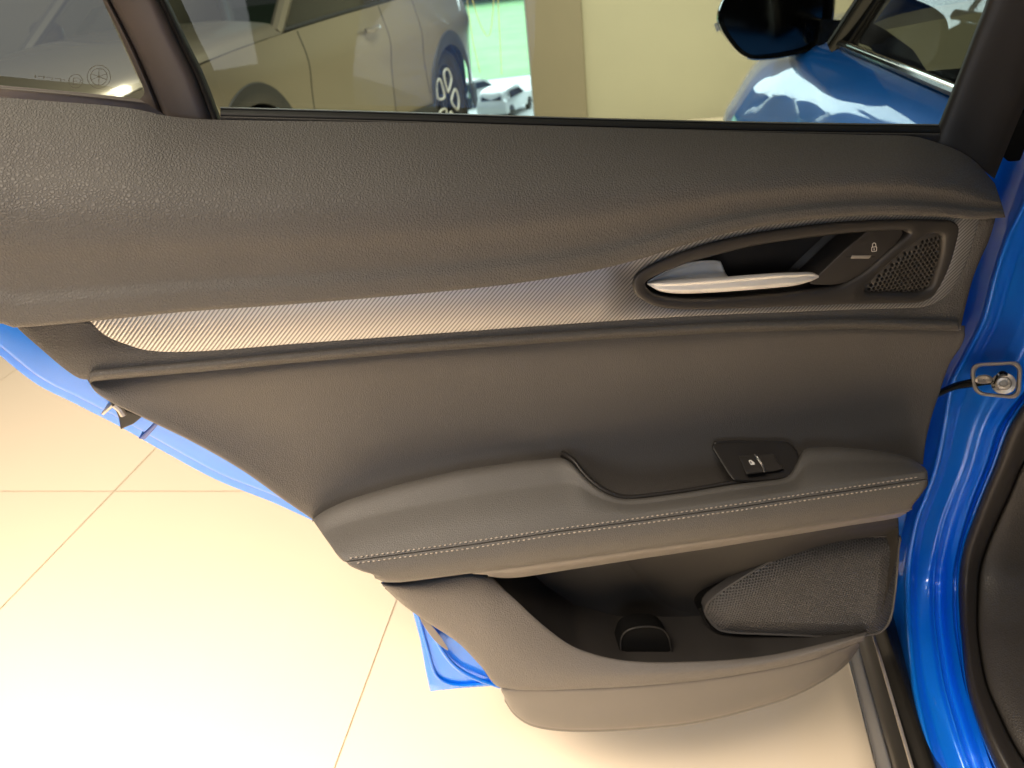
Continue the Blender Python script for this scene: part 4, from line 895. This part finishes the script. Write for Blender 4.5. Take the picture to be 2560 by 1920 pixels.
snet('tailgate', [[(-.92, -.12, 1.12), (-.98, -.8, 1.12), (-.92, -1.5, 1.12)], [(-.98, -.10, .8), (-1.06, -.8, .8), (-.98, -1.5, .8)], [(-.92, -.08, .3), (-1.0, -.8, .3), (-.92, -1.5, .3)]], 12, 10, M_champ)
for xs_ in (.62, 1.18): pass
def flank(x, z):
    return .12+pchip([.2, .45, .70, .84, .98, 1.14], [-.03, .0, .012, .03, .0, -.05], z)+bulg(x)*pchip([.3, .7, .8, 1.1], [1, 1, .6, 0], z)-endt(x)
for x0_ in (2.06, 1.0, .42):
    pts_ = [(x0_+(.05*math.sin(3.14*t) if x0_ < .6 else -.04*t), lerp(.44, beltz(x0_)-.005, t)) for t in [k/16 for k in range(17)]]
    if x0_ < .6: pts_ = [p for p in pts_ if p[1] > .44]
    bm = bmesh.new(); tube(bm, [(x, sgn*(flank(x, z)-.0005), z) for x, z in pts_], .0035, 6); ob('door_gap', bm, M_rub, suv)
bm = bmesh.new(); tube(bm, [(1.30, sgn*.155, .93), (1.26, sgn*.175, .932), (1.16, sgn*.175, .935), (1.12, sgn*.155, .937)], .014, 8); ob('door_handle', bm, M_champ, suv)
def wheel(xw):
    we = bmesh.new(); MT = Matrix.Translation((xw, sgn*.11, .36)) @ Matrix.Diagonal((1, sgn, 1, 1))
    lathe(we, [(.245, -.02), (.262, .0), (.30, .012), (.335, .004), (.355, -.03), (.36, -.10), (.355, -.19), (.30, -.21), (.24, -.21)], 56, MT); wh = ob('wheel', we, M_tyre, suv, 50)
    b_ = bmesh.new(); lathe(b_, [(.0, -.045), (.05, -.04), (.06, -.06), (.21, -.075), (.235, -.03), (.243, -.008), (.25, -.012), (.25, -.03)], 56, MT); ob('rim', b_, M_rim, wh, 50)
    for k in range(5):
        a0 = R(90+72*k+20); pl = [(.075, -.1), (.14, -.38), (.20, -.36), (.228, 0), (.20, .36), (.14, .38), (.075, .1)]
        c_ = crs([(r_*math.cos(a0+d), r_*math.sin(a0+d)) for r_, d in pl], 28, True)
        b_ = bmesh.new(); tube(b_, [MT @ Vector((p[0], -.018, p[1])) for p in c_], .0075, 8, True); ob('spoke_loop', b_, M_alu, wh, 60)
wheel(0); wheel(WB)
bm = bmesh.new(); bmesh.ops.create_uvsphere(bm, u_segments=20, v_segments=12, radius=1)
for v in bm.verts: v.co = Vector((1.78+v.co.x*.07, sgn*(-1.72+v.co.y*.12), 1.10+v.co.z*.075))
ob('side_mirror', bm, M_champ, suv, 60)
# price sheet behind the SUV's windscreen
ps = empty('price_sheet', suv.location, suv.rotation_euler[2], 'cream price sheet standing behind the windscreen of the champagne SUV', 'sign') if False else None
bm = bmesh.new(); grid(bm, [[(2.06, sgn*-1.36, 1.03), (2.10, sgn*-1.22, 1.035)], [(1.80, sgn*-1.30, 1.20), (1.84, sgn*-1.16, 1.205)]])
bmesh.ops.solidify(bm, geom=bm.faces[:], thickness=.002)
bm.transform(Matrix.Translation(RW) @ Matrix.Rotation(math.atan2(sd.y, sd.x), 4, 'Z') @ Matrix.Diagonal((.92, 1.08, 1.08, 1)))
o = ob('price_sheet', bm, M_paper, None, 0); o['label'] = 'cream paper price sheet standing behind the windscreen of the champagne SUV'; o['category'] = 'sign'

# ================================================================== WHITE CARS in the yard outside
def yardcar(px, py, rz, label):
    p = G(px, py, -6.0); e = empty('parked_car', p, rz, label, 'car', 'white cars in the yard')
    prof = [(-2.1, .35), (-2.15, .75), (-2.05, 1.0), (-1.85, 1.42), (-1.2, 1.52), (.2, 1.50), (1.0, 1.02), (1.9, .92), (2.15, .7), (2.15, .35)]
    bm = bmesh.new(); W_ = [(-.9, .94), (-.86, 1), (0, 1.02), (.86, 1), (.9, .94)]
    grid(bm, [[(x*s_, y*(1 if z < 1.05 else .80), z) for x, z in crs(prof, 40)] for y, s_ in W_])
    for y in (-.9, .9):
        fill(bm, [[bm.verts.new((x*.94, y*(1 if z < 1.05 else .80), z)) for x, z in crs(prof, 40)]])
    ob('body', bm, M_wcar, e, 40)
    for y in (-1, 1):
        bm = bmesh.new(); bm.faces.new([bm.verts.new((x, y*(.905-.09*(z > 1.1)), z)) for x, z in ((-1.5, 1.05), (-1.35, 1.40), (.1, 1.40), (.7, 1.05))]); ob('side_window', bm, M_tglass, e, 0)
        for xw in (-1.35, 1.35):
            b_ = bmesh.new(); lathe(b_, [(0, .02), (.2, .02), (.34, 0), (.35, -.1), (.34, -.2)], 20, Matrix.Translation((xw, y*.92, .34)) @ Matrix.Diagonal((1, y, 1, 1))); ob('wheel', b_, M_tyre, e, 40)
    bm = bmesh.new(); bm.faces.new([bm.verts.new(v) for v in ((-2.075, -.6, 1.05), (-2.075, .6, 1.05), (-1.91, .52, 1.38), (-1.91, -.52, 1.38))]); ob('rear_window', bm, M_tglass, e, 0)
yardcar(1268, 284, R(65), 'small white hatchback seen from behind in the yard below the lawn')
yardcar(1192, 262, R(40), 'white car half hidden behind the SUV wheel, in the yard')
# yellow reflections in the window glass, modelled as thin coloured tubes
def reflection(pl, label):
    bm = bmesh.new(); tube(bm, [V(x, y, 6.1) for x, y in crs(pl, 16)], .0028, 6); o = ob('reflection', bm, M_reflect, None); o['label'] = label; o['category'] = 'reflection'
reflection([(1160, -60), (1180, 90), (1200, 182)], 'straight pale yellow reflection in the glass, left of the V-shaped one, before the lawn')
reflection([(1165, -60), (1200, 60), (1222, 92), (1232, 30), (1236, -60)], 'pale yellow V-shaped reflection in the glass, in front of the lawn')
reflection([(1242, -60), (1248, 60), (1254, 186)], 'straight pale yellow reflection in the glass, right of the V-shaped one, before the lawn')
